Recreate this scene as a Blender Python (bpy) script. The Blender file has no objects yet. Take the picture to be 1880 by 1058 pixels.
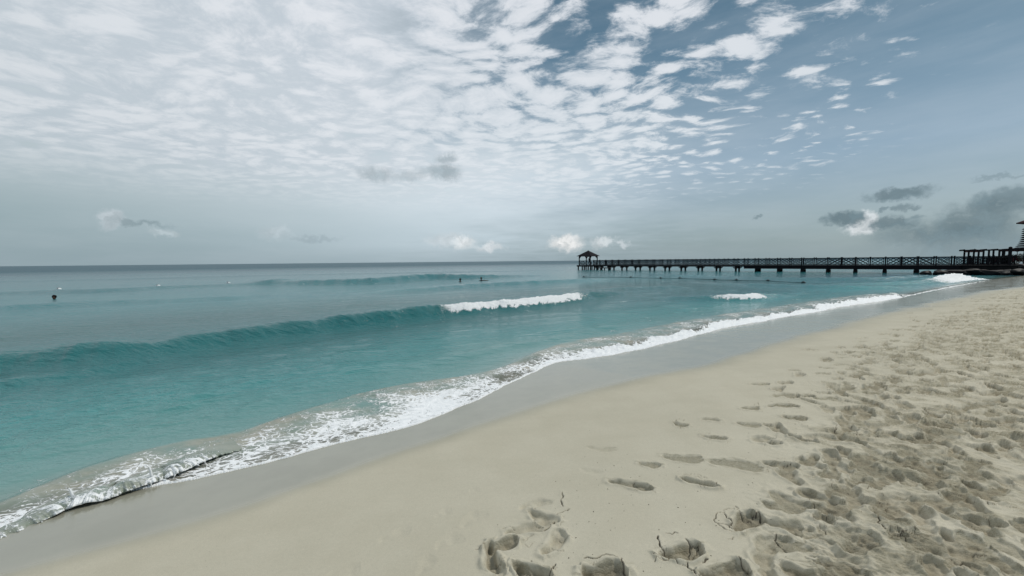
import bpy, bmesh, math, random
import numpy as np
from mathutils import Vector, Matrix
R = math.radians
random.seed(7); rng = np.random.default_rng(11)
S = bpy.context.scene
COL = S.collection
# ------------------------------------------------------------------ camera
FPX, W0, H0, EYE = 690.0, 1880.0, 1058.0, 2.0
cam = bpy.data.cameras.new('camera'); camo = bpy.data.objects.new('camera', cam); COL.objects.link(camo)
cam.sensor_width = 36; cam.lens = 36 * FPX / W0; cam.clip_start = 0.05; cam.clip_end = 60000
CM = Matrix.Rotation(R(90 - 4.08), 3, 'X') @ Matrix.Rotation(-R(0.57), 3, 'Z')
camo.matrix_world = Matrix.Translation((0, 0, EYE)) @ CM.to_4x4()
S.camera = camo
CMn = np.array(CM)

def ray(px, py):
    return CMn @ np.array([(px - W0 / 2) / FPX, -(py - H0 / 2) / FPX, -1.0])
def at(px, py, z=0.0):
    r = ray(px, py); t = (z - EYE) / r[2]
    return np.array([r[0] * t, r[1] * t, z])
def atd(px, py, d):
    """the point seen at a pixel, d metres ahead along +Y"""
    r = ray(px, py); t = d / r[1]
    return np.array([r[0] * t, d, EYE + r[2] * t])
def azel(px, py):
    r = ray(px, py); r = r / np.linalg.norm(r)
    return math.atan2(r[0], r[1]), math.asin(r[2])

# ------------------------------------------------------------------ node helper
class NT:
    def __init__(s, tree): s.t = tree; s.n = tree.nodes; s.l = tree.links
    def put(s, sock, v):
        if v is None: return
        if isinstance(v, bpy.types.NodeSocket): s.l.new(v, sock)
        elif isinstance(v, (tuple, list)) and sock.type == 'RGBA' and len(v) == 3: sock.default_value = (*v, 1)
        else: sock.default_value = v
    def m(s, op, a, b=None, c=None, clamp=False):
        n = s.n.new('ShaderNodeMath'); n.operation = op; n.use_clamp = clamp
        for i, v in enumerate((a, b, c)): s.put(n.inputs[i], v)
        return n.outputs[0]
    def v(s, op, a, b=None, scale=None):
        n = s.n.new('ShaderNodeVectorMath'); n.operation = op
        s.put(n.inputs[0], a)
        if b is not None: s.put(n.inputs[1], b)
        if scale is not None: s.put(n.inputs['Scale'], scale)
        return n.outputs[1] if op in ('LENGTH', 'DOT_PRODUCT', 'DISTANCE') else n.outputs[0]
    def comb(s, x, y, z):
        n = s.n.new('ShaderNodeCombineXYZ')
        for i, v in enumerate((x, y, z)): s.put(n.inputs[i], v)
        return n.outputs[0]
    def sep(s, v):
        n = s.n.new('ShaderNodeSeparateXYZ'); s.put(n.inputs[0], v); return n.outputs
    def ss(s, v, a, b, o0=0.0, o1=1.0, kind='SMOOTHSTEP'):
        n = s.n.new('ShaderNodeMapRange'); n.interpolation_type = kind
        s.put(n.inputs[0], v); s.put(n.inputs[1], a); s.put(n.inputs[2], b); s.put(n.inputs[3], o0); s.put(n.inputs[4], o1)
        return n.outputs[0]
    def mix(s, f, a, b, kind='MIX'):
        n = s.n.new('ShaderNodeMix'); n.data_type = 'RGBA'; n.blend_type = kind
        s.put(n.inputs[0], f); s.put(n.inputs[6], a); s.put(n.inputs[7], b); return n.outputs[2]
    def noise(s, vec, sc, det=4, ro=0.55, lac=2.0, dist=0.0, kind='FBM'):
        n = s.n.new('ShaderNodeTexNoise'); n.noise_type = kind
        s.put(n.inputs['Vector'], vec); s.put(n.inputs['Scale'], sc); s.put(n.inputs['Detail'], det)
        s.put(n.inputs['Roughness'], ro); s.put(n.inputs['Lacunarity'], lac); s.put(n.inputs['Distortion'], dist)
        return n.outputs[0], n.outputs[1]
    def vor(s, vec, sc, feature='F1', rnd=1.0, smooth=None):
        n = s.n.new('ShaderNodeTexVoronoi'); n.feature = feature
        s.put(n.inputs['Vector'], vec); s.put(n.inputs['Scale'], sc); s.put(n.inputs['Randomness'], rnd)
        if smooth is not None: s.put(n.inputs['Smoothness'], smooth)
        return n.outputs['Distance']
    def attr(s, name):
        n = s.n.new('ShaderNodeAttribute'); n.attribute_name = name; return n.outputs['Fac']
    def obj(s):
        return s.n.new('ShaderNodeTexCoord').outputs['Object']
    def bump(s, h, st, dist, normal=None):
        n = s.n.new('ShaderNodeBump'); s.put(n.inputs['Strength'], st); s.put(n.inputs['Distance'], dist)
        s.put(n.inputs['Height'], h)
        if normal is not None: s.put(n.inputs['Normal'], normal)
        return n.outputs[0]
    def ramp(s, f, stops):
        n = s.n.new('ShaderNodeValToRGB'); e = n.color_ramp.elements
        while len(e) < len(stops): e.new(0.5)
        for k, (p, c) in enumerate(stops): e[k].position = p; e[k].color = (*c, 1)
        s.put(n.inputs[0], f); return n.outputs[0]

def new_mat(name):
    m = bpy.data.materials.new(name); m.use_nodes = True
    N = NT(m.node_tree); b = m.node_tree.nodes['Principled BSDF']
    return m, N, b

# ------------------------------------------------------------------ sky and sun
SUN_AZ, SUN_EL = R(74), R(46)        # azimuth from +Y towards +X
wd = bpy.data.worlds.new('World'); S.world = wd; wd.use_nodes = True
N = NT(wd.node_tree)
bg = wd.node_tree.nodes['Background']
sky = N.n.new('ShaderNodeTexSky'); sky.sky_type = 'NISHITA'; sky.sun_disc = False
sky.sun_elevation = SUN_EL; sky.sun_rotation = SUN_AZ; sky.air_density = 1.0; sky.dust_density = 1.5; sky.ozone_density = 1.5
D = N.v('NORMALIZE', N.n.new('ShaderNodeTexCoord').outputs['Generated'])
dx, dy, dz = N.sep(D)
az = N.m('ARCTAN2', dx, dy)
el = N.m('ARCSINE', dz)
elp = N.m('MAXIMUM', el, 0.0)
K = 10.0                               # the Background runs at 0.1
def kc(c, k=1.0): return tuple(x * K * k for x in c)
clear = N.mix(1.0, sky.outputs[0], (0.62, 0.66, 0.62), 'MULTIPLY')
clear = N.mix(1.0, clear, (0.60, 0.62, 0.60), 'MULTIPLY')
# blue air: deep above, pale towards the horizon
air = N.ramp(N.m('DIVIDE', elp, 0.7), [(0.0, (.25, .335, .37)), (0.14, (.33, .425, .48)), (0.30, (.285, .405, .52)), (0.50, (.155, .270, .375)), (0.78, (.080, .168, .25)), (1.0, (.068, .148, .225))])
air = N.mix(1.0, air, (K, K, K), 'MULTIPLY')
air = N.mix(0.25, air, clear)
# thin veil of cloud, brightest on the sun's side
daz = N.m('SUBTRACT', az, R(4)); g_az = N.m('MULTIPLY', daz, N.ss(daz, -.01, .01, 1 / R(40), 1 / R(75)))
glow = N.m('EXPONENT', N.m('MULTIPLY', N.m('MULTIPLY', g_az, g_az), -1.0))
low = N.ramp(N.m('DIVIDE', elp, 0.7), [(0.0, (.20, .275, .30)), (0.12, (.25, .335, .36)), (0.35, (.43, .50, .53)), (0.6, (.56, .61, .65)), (1.0, (.54, .58, .62))])
high = N.ramp(N.m('DIVIDE', elp, 0.7), [(0.0, (.37, .455, .50)), (0.06, (.47, .565, .62)), (0.2, (.58, .665, .72)), (0.5, (.65, .71, .75)), (1.0, (.60, .65, .69))])
veil = N.mix(1.0, N.mix(glow, low, high), (K, K, K), 'MULTIPLY')
# cloud deck as a plane overhead
inv = N.m('DIVIDE', 1.0, N.m('ADD', N.m('MAXIMUM', dz, 0.0), 0.07))
P = N.comb(N.m('MULTIPLY', dx, inv), N.m('MULTIPLY', dy, inv), 0.0)
wn, wc = N.noise(P, 1.6, 3, 0.5)
Pw = N.v('ADD', P, N.v('SCALE', N.v('SUBTRACT', wc, (0.5, 0.5, 0.5)), scale=0.40))
Pr = N.n.new('ShaderNodeMapping'); Pr.inputs['Rotation'].default_value = (0, 0, R(28)); Pr.inputs['Scale'].default_value = (1.0, 1.35, 1)
N.l.new(Pw, Pr.inputs[0])
cells = N.vor(Pr.outputs[0], 6.2, 'SMOOTH_F1', 1.0, 0.35)
fine, _ = N.noise(Pr.outputs[0], 9.0, 8, 0.68)
mid, _ = N.noise(Pr.outputs[0], 2.8, 4, 0.55)
big, _ = N.noise(P, 1.1, 3, 0.5)
puff = N.m('ADD', N.m('MULTIPLY', N.m('SUBTRACT', 0.50, cells), 1.15), N.m('MULTIPLY', N.m('SUBTRACT', fine, 0.5), 1.9))
puff = N.m('ADD', puff, N.m('MULTIPLY', N.m('SUBTRACT', mid, 0.5), 0.8))
# coverage: solid over the sea to the left, breaking up to the right
a1, e1 = azel(1670, 0); a2, e2 = azel(1370, 310)
nx, ny = (e1 - e2), -(a1 - a2); ln = math.hypot(nx, ny); nx /= ln; ny /= ln
side = N.m('ADD', N.m('MULTIPLY', N.m('SUBTRACT', az, a1), nx), N.m('MULTIPLY', N.m('SUBTRACT', el, e1), ny))
side = N.m('ADD', side, N.m('MULTIPLY', N.m('SUBTRACT', big, 0.5), 0.35))
cov = N.m('ADD', N.ss(side, 0.12, -0.30, -0.42, 0.26, 'LINEAR'), N.ss(side, -0.30, -0.85, 0.0, 0.45, 'LINEAR'))
hole = N.ss(el, 0.34, 0.60, 0.0, -0.34)
midaz = N.ss(az, R(-24), R(-4))
cov = N.m('ADD', cov, N.m('MULTIPLY', hole, midaz))
deck = N.ss(N.m('ADD', puff, cov), -0.16, 0.42)
lowfade = N.ss(el, R(6), R(14))
# sheet of veil, smooth at low elevation
sheet = N.ss(N.m('ADD', side, N.m('MULTIPLY', N.m('SUBTRACT', mid, 0.5), 0.10)), 0.10, -0.52)
sheet = N.m('MULTIPLY', sheet, N.ss(el, R(24), R(11)))
cs = N.ss(az, R(8), R(-34)) 
sheet = N.m('MAXIMUM', sheet, N.m('MULTIPLY', cs, 0.96))
col = N.mix(sheet, air, veil)
# cloud tone: bright tops with greyer undersides
tone = N.ss(N.m('ADD', N.m('MULTIPLY', cells, -0.5), N.m('ADD', N.m('MULTIPLY', fine, 1.1), N.m('MULTIPLY', mid, 0.4))), 0.30, 0.76)
ccol = N.mix(tone, kc((.47, .53, .59)), kc((.70, .725, .765)))
ccol = N.mix(N.ss(az, R(-20), R(-62), 0, 0.30), ccol, kc((.38, .45, .48)))
ccol = N.mix(N.ss(az, R(20), R(52), 0, 0.25), ccol, kc((.42, .50, .56)))
ccol = N.mix(N.m('MULTIPLY', glow, N.ss(el, 0.62, 0.25, 0, 0.5)), ccol, veil)
dk = N.m('MULTIPLY', deck, lowfade)
dk = N.m('MULTIPLY', dk, N.ss(N.m('ADD', side, N.m('MULTIPLY', big, 0.0)), 0.20, 0.05))
col = N.mix(N.m('MULTIPLY', dk, 0.93), col, ccol)
# wisps of grain in the sheet
st = N.noise(N.comb(N.m('MULTIPLY', az, 3.0), N.m('MULTIPLY', el, 14.0), 0.0), 1.3, 5, 0.6)[0]
col = N.mix(N.ss(st, 0.3, 0.75, 0.0, 0.10), col, kc((.66, .71, .76)))
# separate low clouds, each at its own bearing and height above the horizon
AE = N.comb(az, el, 0.0)
_, n2 = N.noise(AE, 16.0, 5, 0.62)
_, n3 = N.noise(AE, 60.0, 4, 0.62)
AEw = N.v('ADD', AE, N.v('MULTIPLY', N.v('SUBTRACT', n2, (.5, .5, .5)), (0.075, 0.050, 0)))
AEw = N.v('ADD', AEw, N.v('MULTIPLY', N.v('SUBTRACT', n3, (.5, .5, .5)), (0.030, 0.026, 0)))
gr, _ = N.noise(AEw, 34.0, 6, 0.66)
def cloud(px, py, rx, ry, c, op, soft=0.45):
    global col
    a, e = azel(px, py); a_, _ = azel(px + rx, py); _, e_ = azel(px, py - ry)
    q = N.v('MULTIPLY', N.v('SUBTRACT', AEw, (a, e, 0)), (1 / abs(a_ - a), 1 / abs(e_ - e), 0))
    mk = N.ss(N.v('LENGTH', q), 1.25, 1.10 - soft * 1.35)
    cc = N.mix(N.ss(gr, 0.35, 0.7), kc(c, 0.84), kc(c, 1.14)); mk = N.m('MULTIPLY', mk, N.ss(gr, .22, .5, .45, 1.0))
    col = N.mix(N.m('MULTIPLY', mk, op), col, cc)
GR = (.125, .185, .215); WH = (.66, .70, .72)
cloud(1780, 445, 250, 42, (.165, .235, .268), .80, .7)
cloud(1580, 420, 42, 17, WH, .85, .5)
cloud(1600, 400, 22, 18, WH, .8, .5)
cloud(1790, 405, 95, 34, GR, .72, .5)
cloud(1850, 372, 70, 24, GR, .70, .5)
cloud(1700, 432, 120, 20, GR, .55, .7)
cloud(1640, 412, 50, 14, GR, .78, .45)
cloud(1552, 402, 46, 16, GR, .85, .45)
cloud(1652, 354, 66, 13, GR, .80, .5)
cloud(1672, 378, 26, 9, GR, .62, .5)
cloud(1632, 382, 16, 5, GR, .6, .5)
cloud(1840, 328, 60, 5, GR, .35, .6)
cloud(1398, 399, 14, 3, GR, .5, .5)
cloud(690, 318, 46, 17, (.34, .41, .45), .75, .7)
cloud(755, 320, 32, 15, (.36, .43, .47), .60, .7)
cloud(812, 316, 38, 17, (.30, .37, .41), .80, .6)
cloud(820, 290, 24, 12, (.33, .40, .44), .70, .6)
cloud(195, 405, 34, 17, (.50, .56, .60), .75, .6)
cloud(260, 412, 70, 6, (.20, .27, .30), .6, .7)
cloud(300, 428, 26, 8, (.44, .51, .54), .6, .6)
cloud(505, 428, 40, 17, (.47, .54, .58), .55, .7)
cloud(580, 440, 50, 5, (.26, .33, .37), .4, .7)
cloud(820, 440, 44, 12, (.58, .63, .66), .55, .7)
cloud(852, 446, 26, 14, (.72, .75, .76), .75, .6)
cloud(900, 454, 26, 8, (.70, .73, .75), .7, .6)
cloud(1038, 446, 36, 15, (.80, .80, .79), .85, .55)
cloud(1108, 446, 24, 9, (.68, .72, .74), .65, .6)
cloud(1145, 450, 14, 6, (.66, .70, .73), .5, .6)
# air thickens right above the horizon
hz = N.ss(el, 0.05, 0.0, 0.0, 0.30)
col = N.mix(hz, col, kc((.30, .38, .42)))
gnd = N.ss(dz, -0.02, 0.0)
col = N.mix(gnd, kc((.12, .2, .2)), col)
N.l.new(col, bg.inputs['Color']); bg.inputs['Strength'].default_value = 0.1
sl = bpy.data.lights.new('sun', 'SUN'); sl.energy = 2.0; sl.angle = R(7); sl.color = (1.0, 0.955, 0.88)
so = bpy.data.objects.new('sun', sl); COL.objects.link(so)
sd = Vector((math.sin(SUN_AZ) * math.cos(SUN_EL), math.cos(SUN_AZ) * math.cos(SUN_EL), math.sin(SUN_EL)))
so.rotation_euler = sd.to_track_quat('Z', 'Y').to_euler(); so.location = (0, 0, 30)
vs = S.view_settings; vs.view_transform = 'Standard'; vs.look = 'None'; vs.exposure = 0.15; vs.gamma = 1
S.cycles.max_bounces = 6; S.cycles.transparent_max_bounces = 6

# ------------------------------------------------------------------ numeric tools
F = np.float32
def _h(ix, iy, seed):
    h = (ix.astype(np.uint32) * np.uint32(374761393)) ^ (iy.astype(np.uint32) * np.uint32(668265263)) ^ np.uint32(seed * 2246822519 & 0xffffffff)
    h = (h ^ (h >> np.uint32(13))) * np.uint32(1274126177); h ^= h >> np.uint32(16)
    return h.astype(F) * F(2 * math.pi / 4294967296.0)
def perlin(x, y, seed=0):
    xi = np.floor(x); yi = np.floor(y); fx = (x - xi).astype(F); fy = (y - yi).astype(F)
    ix = xi.astype(np.int64); iy = yi.astype(np.int64)
    u = fx * fx * fx * (fx * (fx * 6 - 15) + 10); v = fy * fy * fy * (fy * (fy * 6 - 15) + 10)
    def g(a, b, X, Y):
        t = _h(a, b, seed); return np.cos(t) * X + np.sin(t) * Y
    n00 = g(ix, iy, fx, fy); n10 = g(ix + 1, iy, fx - 1, fy); n01 = g(ix, iy + 1, fx, fy - 1); n11 = g(ix + 1, iy + 1, fx - 1, fy - 1)
    return ((n00 + (n10 - n00) * u) * (1 - v) + (n01 + (n11 - n01) * u) * v) * F(1.4)
def fbm(x, y, seed=0, oct=4, gain=0.5):
    r = 0; a = 1.0; f = 1.0
    for k in range(oct):
        r = r + a * perlin(x * f, y * f, seed + k * 17); a *= gain; f *= 2.03
    return r
def sst(x, a, b):
    t = np.clip((x - a) / (b - a), 0, 1); return t * t * (3 - 2 * t)
def chaikin(p, n=2):
    p = np.array(p, float)
    for _ in range(n):
        q = np.empty((2 * len(p), p.shape[1])); q[0] = p[0]; q[-1] = p[-1]
        q[1:-1:2] = p[:-1] * .75 + p[1:] * .25; q[2:-1:2] = p[:-1] * .25 + p[1:] * .75
        p = q
    return p
def pdist(x, y, line, nval=0):
    """signed distance to a polyline (positive on the right of its direction), arc length at the foot, values carried along"""
    x = x.astype(F); y = y.astype(F)
    best = np.full(x.shape, 1e9, F); sg = np.ones(x.shape, F); arc = np.zeros(x.shape, F)
    vals = [np.zeros(x.shape, F) for _ in range(nval)]
    L = 0.0
    for k in range(len(line) - 1):
        ax, ay = line[k][:2]; bx, by = line[k + 1][:2]; ex, ey = bx - ax, by - ay; l2 = ex * ex + ey * ey; l = math.sqrt(l2)
        if l < 1e-9: continue
        t = np.clip(((x - F(ax)) * F(ex) + (y - F(ay)) * F(ey)) / F(l2), 0, 1)
        qx = x - F(ax) - t * F(ex); qy = y - F(ay) - t * F(ey); d2 = qx * qx + qy * qy
        m = d2 < best
        best = np.where(m, d2, best); cr = F(ex) * qy - F(ey) * qx
        sg = np.where(m, np.where(cr > 0, F(-1), F(1)), sg); arc = np.where(m, F(L) + t * F(l), arc)
        for j in range(nval):
            vals[j] = np.where(m, F(line[k][2 + j]) + t * F(line[k + 1][2 + j] - line[k][2 + j]), vals[j])
        L += l
    return (np.sqrt(best) * sg, arc, *vals)

# ------------------------------------------------------------------ shoreline, read off the photograph and set on the ground
E_px = [(0, 974), (80, 944), (140, 924), (200, 906), (300, 889), (440, 861), (500, 846), (570, 827), (640, 808), (740, 786), (800, 767), (850, 744), (900, 722), (930, 707), (985, 680), (1020, 664), (1100, 656), (1200, 636), (1270, 618), (1330, 601), (1400, 590), (1440, 581), (1500, 573), (1540, 563), (1645, 549), (1700, 536), (1790, 519), (1850, 510), (1880, 507)]
E = [tuple(at(x, y, 0.03)[:2]) for x, y in E_px]
E = [(-34, -30), (-12, -5.5)] + E + [(56.0, 40.3), (59.5, 44.5), (62, 51), (70, 60), (85, 70), (120, 90), (400, 300), (3000, 1200)]
E = chaikin(E, 2)
def zsand(s):
    return np.where(s > 0, 0.02 + 0.78 * (1 - np.exp(-np.maximum(s, 0) / 8.3)), np.where(s > -12, 0.02 + 0.10 * s, -1.18 + 0.03 * (s + 12)).clip(-4, 1))
def sand_at(x, y):
    s = pdist(np.array([x]), np.array([y]), E)[0]
    return float(zsand(s)[0])
def on_sand(px, py):
    z = 0.3
    for _ in range(8):
        p = at(px, py, z); z = 0.5 * z + 0.5 * sand_at(p[0], p[1])
    return at(px, py, z)

# fan-shaped grids: fine where you stand, coarser far off
def fan(rows, us):
    d = np.array(rows, F)[:, None]; u = np.array(us, F)[None, :]
    y = np.repeat(d, u.shape[1], 1); x = d * u
    return x, y
def grid_mesh(name, x, y, z, keep, attrs, mat):
    nr, nc = x.shape
    idx = np.arange(nr * nc).reshape(nr, nc)
    q = np.stack([idx[:-1, :-1], idx[:-1, 1:], idx[1:, 1:], idx[1:, :-1]], -1)
    k = keep[:-1, :-1] | keep[:-1, 1:] | keep[1:, 1:] | keep[1:, :-1]
    q = q[k]
    used = np.zeros(nr * nc, bool); used[q.ravel()] = True
    remap = np.cumsum(used) - 1
    q = remap[q].astype(np.int32)
    co = np.stack([x, y, z], -1).reshape(-1, 3)[used].astype(F)
    me = bpy.data.meshes.new(name)
    me.vertices.add(len(co)); me.vertices.foreach_set('co', co.ravel())
    me.loops.add(q.size); me.loops.foreach_set('vertex_index', q.ravel())
    me.polygons.add(len(q)); me.polygons.foreach_set('loop_start', np.arange(0, q.size, 4, dtype=np.int32))
    me.update(calc_edges=True)
    me.polygons.foreach_set('use_smooth', np.ones(len(q), bool))
    for an, av in attrs.items():
        a = me.attributes.new(an, 'FLOAT', 'POINT'); a.data.foreach_set('value', av.reshape(-1)[used].astype(F))
    me.materials.append(mat)
    o = bpy.data.objects.new(name, me); COL.objects.link(o)
    return o

# ------------------------------------------------------------------ sand
PXS = 0.60
rows = [1.15]
while rows[-1] < 400:
    d = rows[-1]; rows.append(d + min(PXS * d * d / (376 * 1.6), 0.03 * d + 0.01 if d < 80 else 0.2 * d))
rows = [-60, -30, -15, -8, -4, -2, -1, 0, .4, .8] + rows + [700, 1500]
us = np.linspace(-1.75, 2.05, int(3.8 * 376 / 0.68))
us = np.concatenate([[-3.2, -2.6, -2.2, -1.95], us, [2.2, 2.5, 3, 4]])
sx, sy = fan(rows, us)
# rows near and behind the viewer spread sideways instead of closing to a point
near = np.array(rows)[:, None] < 1.15
sx = np.where(near, np.array(us, F)[None, :] * (1.15 + (1.15 - sy) * 0.9), sx).astype(F)
ss_, sarc = pdist(sx, sy, E)
sz = zsand(ss_).astype(F)
# gentle unevenness of the smooth beach
land = sst(ss_, 0.3, 3.0)
sz += land * 0.012 * fbm(sx * .9, sy * .9, 3, 2)
# the mound of sand behind the pier
mound = np.exp(-(((sx - 70) / 8) ** 2 + ((sy - 50.5) / 4.5) ** 2)); sz += 0.85 * mound
# trampled area
T_px = [(1250, 1300), (1370, 1058), (1440, 960), (1420, 880), (1440, 800), (1470, 730), (1490, 680), (1560, 640), (1640, 610), (1720, 572), (1880, 528)]
T = [tuple(on_sand(x, y)[:2]) for x, y in T_px]
T = [(T[0][0] - 3, -20)] + T + [(75, 38), (200, 80)]
T = chaikin(T, 1)
ts, _ = pdist(sx, sy, T)
wob = 0.75 * fbm(sx * 0.9, sy * 1.1, 21, 4, .6)
wide = np.clip(sy * 0.10, 0.25, 1.6)
tram = sst(ts + wob * wide, -0.55 * wide, 1.3 * wide).astype(F)
LODd = np.maximum(sy, 1.0)
lump = fbm(sx * 2.1, sy * 2.1, 31, 3, .55)
sharp = 1 - 2 * np.abs(fbm(sx * 3.3 + .6 * lump, sy * 3.3, 41, 3, .5))
# fine crumbled relief, streaked the way the feet went
ca, sa = math.cos(R(-35)), math.sin(R(-35))
rx = sx * ca + sy * sa; ry = -sx * sa + sy * ca
crumb = fbm(rx * 9, ry * 20, 51, 3, .6)
patch = sst(fbm(sx * 1.3, sy * 1.3, 61, 3), -.25, .35)
sz += tram * (0.017 * lump + 0.012 * sharp * (.4 + .6 * patch) + (0.011 * crumb) * (.35 + .65 * patch) * sst(-LODd, -14, -5))
clod = 1 - 2 * np.abs(perlin(rx * 13, ry * 24, 57)); sz += tram * (.3 + .7 * patch) * .0085 * clod * sst(-LODd, -9, -4)
far = sst(LODd, 6, 14)
sz += tram * far * 0.040 * fbm(sx * 3.2, sy * 1.7, 71, 2, .6)
tear = (1 - sst(np.abs(perlin(rx * 5 + .5 * lump, ry * 13, 63)), .0, .075)) * sst(perlin(rx * 2.3, ry * 3.1, 65), .10, .35)
sz -= tram * tear * .013 * sst(-LODd, -14, -6)
patch2 = sst(fbm(rx * 2.6, ry * 5.0, 67, 4, .6), -.3, .5)
dist_attr = (tram * (0.12 + 0.22 * patch + .42 * patch2 + .25 * crumb)).astype(F)
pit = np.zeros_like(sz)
uarr = np.array(us); rarr = np.array(rows)
rimz = np.zeros_like(sz)
def window(cx, cy, rad):
    y0, y1 = cy - rad, cy + rad
    i0, i1 = np.searchsorted(rarr, [y0, y1]); i0 = max(i0, 10)
    if i1 <= i0 + 1 or cy < 1.2: return None
    ulo = min((cx - rad) / max(y0, 1.15), (cx - rad) / max(y1, 1.15)); uhi = max((cx + rad) / max(y0, 1.15), (cx + rad) / max(y1, 1.15))
    j0, j1 = np.searchsorted(uarr, [ulo, uhi])
    if j1 <= j0 + 1: return None
    return slice(i0, i1), slice(j0, j1)
def footprint(hx, hy, tx, ty, wid=0.095, dep=0.04, side=1, dis=0.8, soft=1.0, rim=1.0):
    L = math.hypot(tx - hx, ty - hy)
    if L < .05: return
    cx, cy = (hx + tx) / 2, (hy + ty) / 2
    w = window(cx, cy, L * .5 + .18)
    if w is None: return
    ex, ey = (tx - hx) / L, (ty - hy) / L
    X = sx[w] - hx; Y = sy[w] - hy
    nz = perlin(sx[w] * 14, sy[w] * 14, 5) * .012 + perlin(sx[w] * 30, sy[w] * 30, 6) * .003
    a = (X * ex + Y * ey) / L; b = X * -ey + Y * ex
    a = a + nz / L; b = b + nz
    cen = side * wid * .22 * np.sin(np.clip(a, 0, 1) * math.pi)       # the foot bends
    hw = wid * .5 * (0.80 + 0.28 * np.sin((np.clip(a, 0, 1) - .35) * math.pi * 1.25))
    hw = hw * np.sqrt(np.clip(1 - (np.clip(.14 - a, 0, 1) / .16) ** 2, 0, 1)) * np.sqrt(np.clip(1 - (np.clip(a - .80, 0, 1) / .22) ** 2, 0, 1))
    e = (np.abs(b - cen) - hw)
    ea = np.maximum(-a - 0.02, a - 1.02) * L
    e = np.maximum(e, ea)
    m = 1 - sst(e, -.020 * soft, .009 * soft)
    prof = 0.62 + 0.38 * np.cos((a - .12) * math.pi * 1.9) ** 2
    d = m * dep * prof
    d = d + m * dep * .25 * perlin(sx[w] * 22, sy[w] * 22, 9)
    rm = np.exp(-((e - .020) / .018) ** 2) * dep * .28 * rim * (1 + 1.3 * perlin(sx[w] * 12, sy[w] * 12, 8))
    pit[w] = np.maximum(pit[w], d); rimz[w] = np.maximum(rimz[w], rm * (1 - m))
    ring = np.clip(m + .75 * np.exp(-(np.maximum(e, 0) / .055) ** 2) * sst(perlin((sx[w] * ex + sy[w] * ey) * 12, (sy[w] * ex - sx[w] * ey) * 34, 4), -.1, .35), 0, 1)
    dist_attr[w] = np.maximum(dist_attr[w], ring * dis)
def crack(pts, wid=.006, dep=.016):
    for (ax, ay), (bx, by) in zip(pts[:-1], pts[1:]):
        L = math.hypot(bx - ax, by - ay); w = window((ax + bx) / 2, (ay + by) / 2, L / 2 + .04)
        if w is None or L < 1e-4: continue
        X = sx[w] - ax; Y = sy[w] - ay; ex, ey = bx - ax, by - ay
        t = np.clip((X * ex + Y * ey) / (L * L), 0, 1)
        d = np.hypot(X - t * ex, Y - t * ey)
        wv_ = wid * (.75 + .6 * perlin(sx[w] * 25, sy[w] * 25, 12)); g = (1 - sst(d, wv_ * .3, wv_ * 1.1)) * dep
        crk[w] = np.maximum(crk[w], g)
        lift[w] = np.maximum(lift[w], np.exp(-(d / .03) ** 2) * dep * .22)
crk = np.zeros_like(sz); lift = np.zeros_like(sz)
def wig(p, q, n=5, a=.12):
    p = np.array(p[:2]); q = np.array(q[:2]); v = q - p; nn = np.array([-v[1], v[0]])
    out = [tuple(p)]
    for k in range(1, n): out.append(tuple(p + v * k / n + nn * rng.normal(0, a)))
    return out + [tuple(q)]
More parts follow.
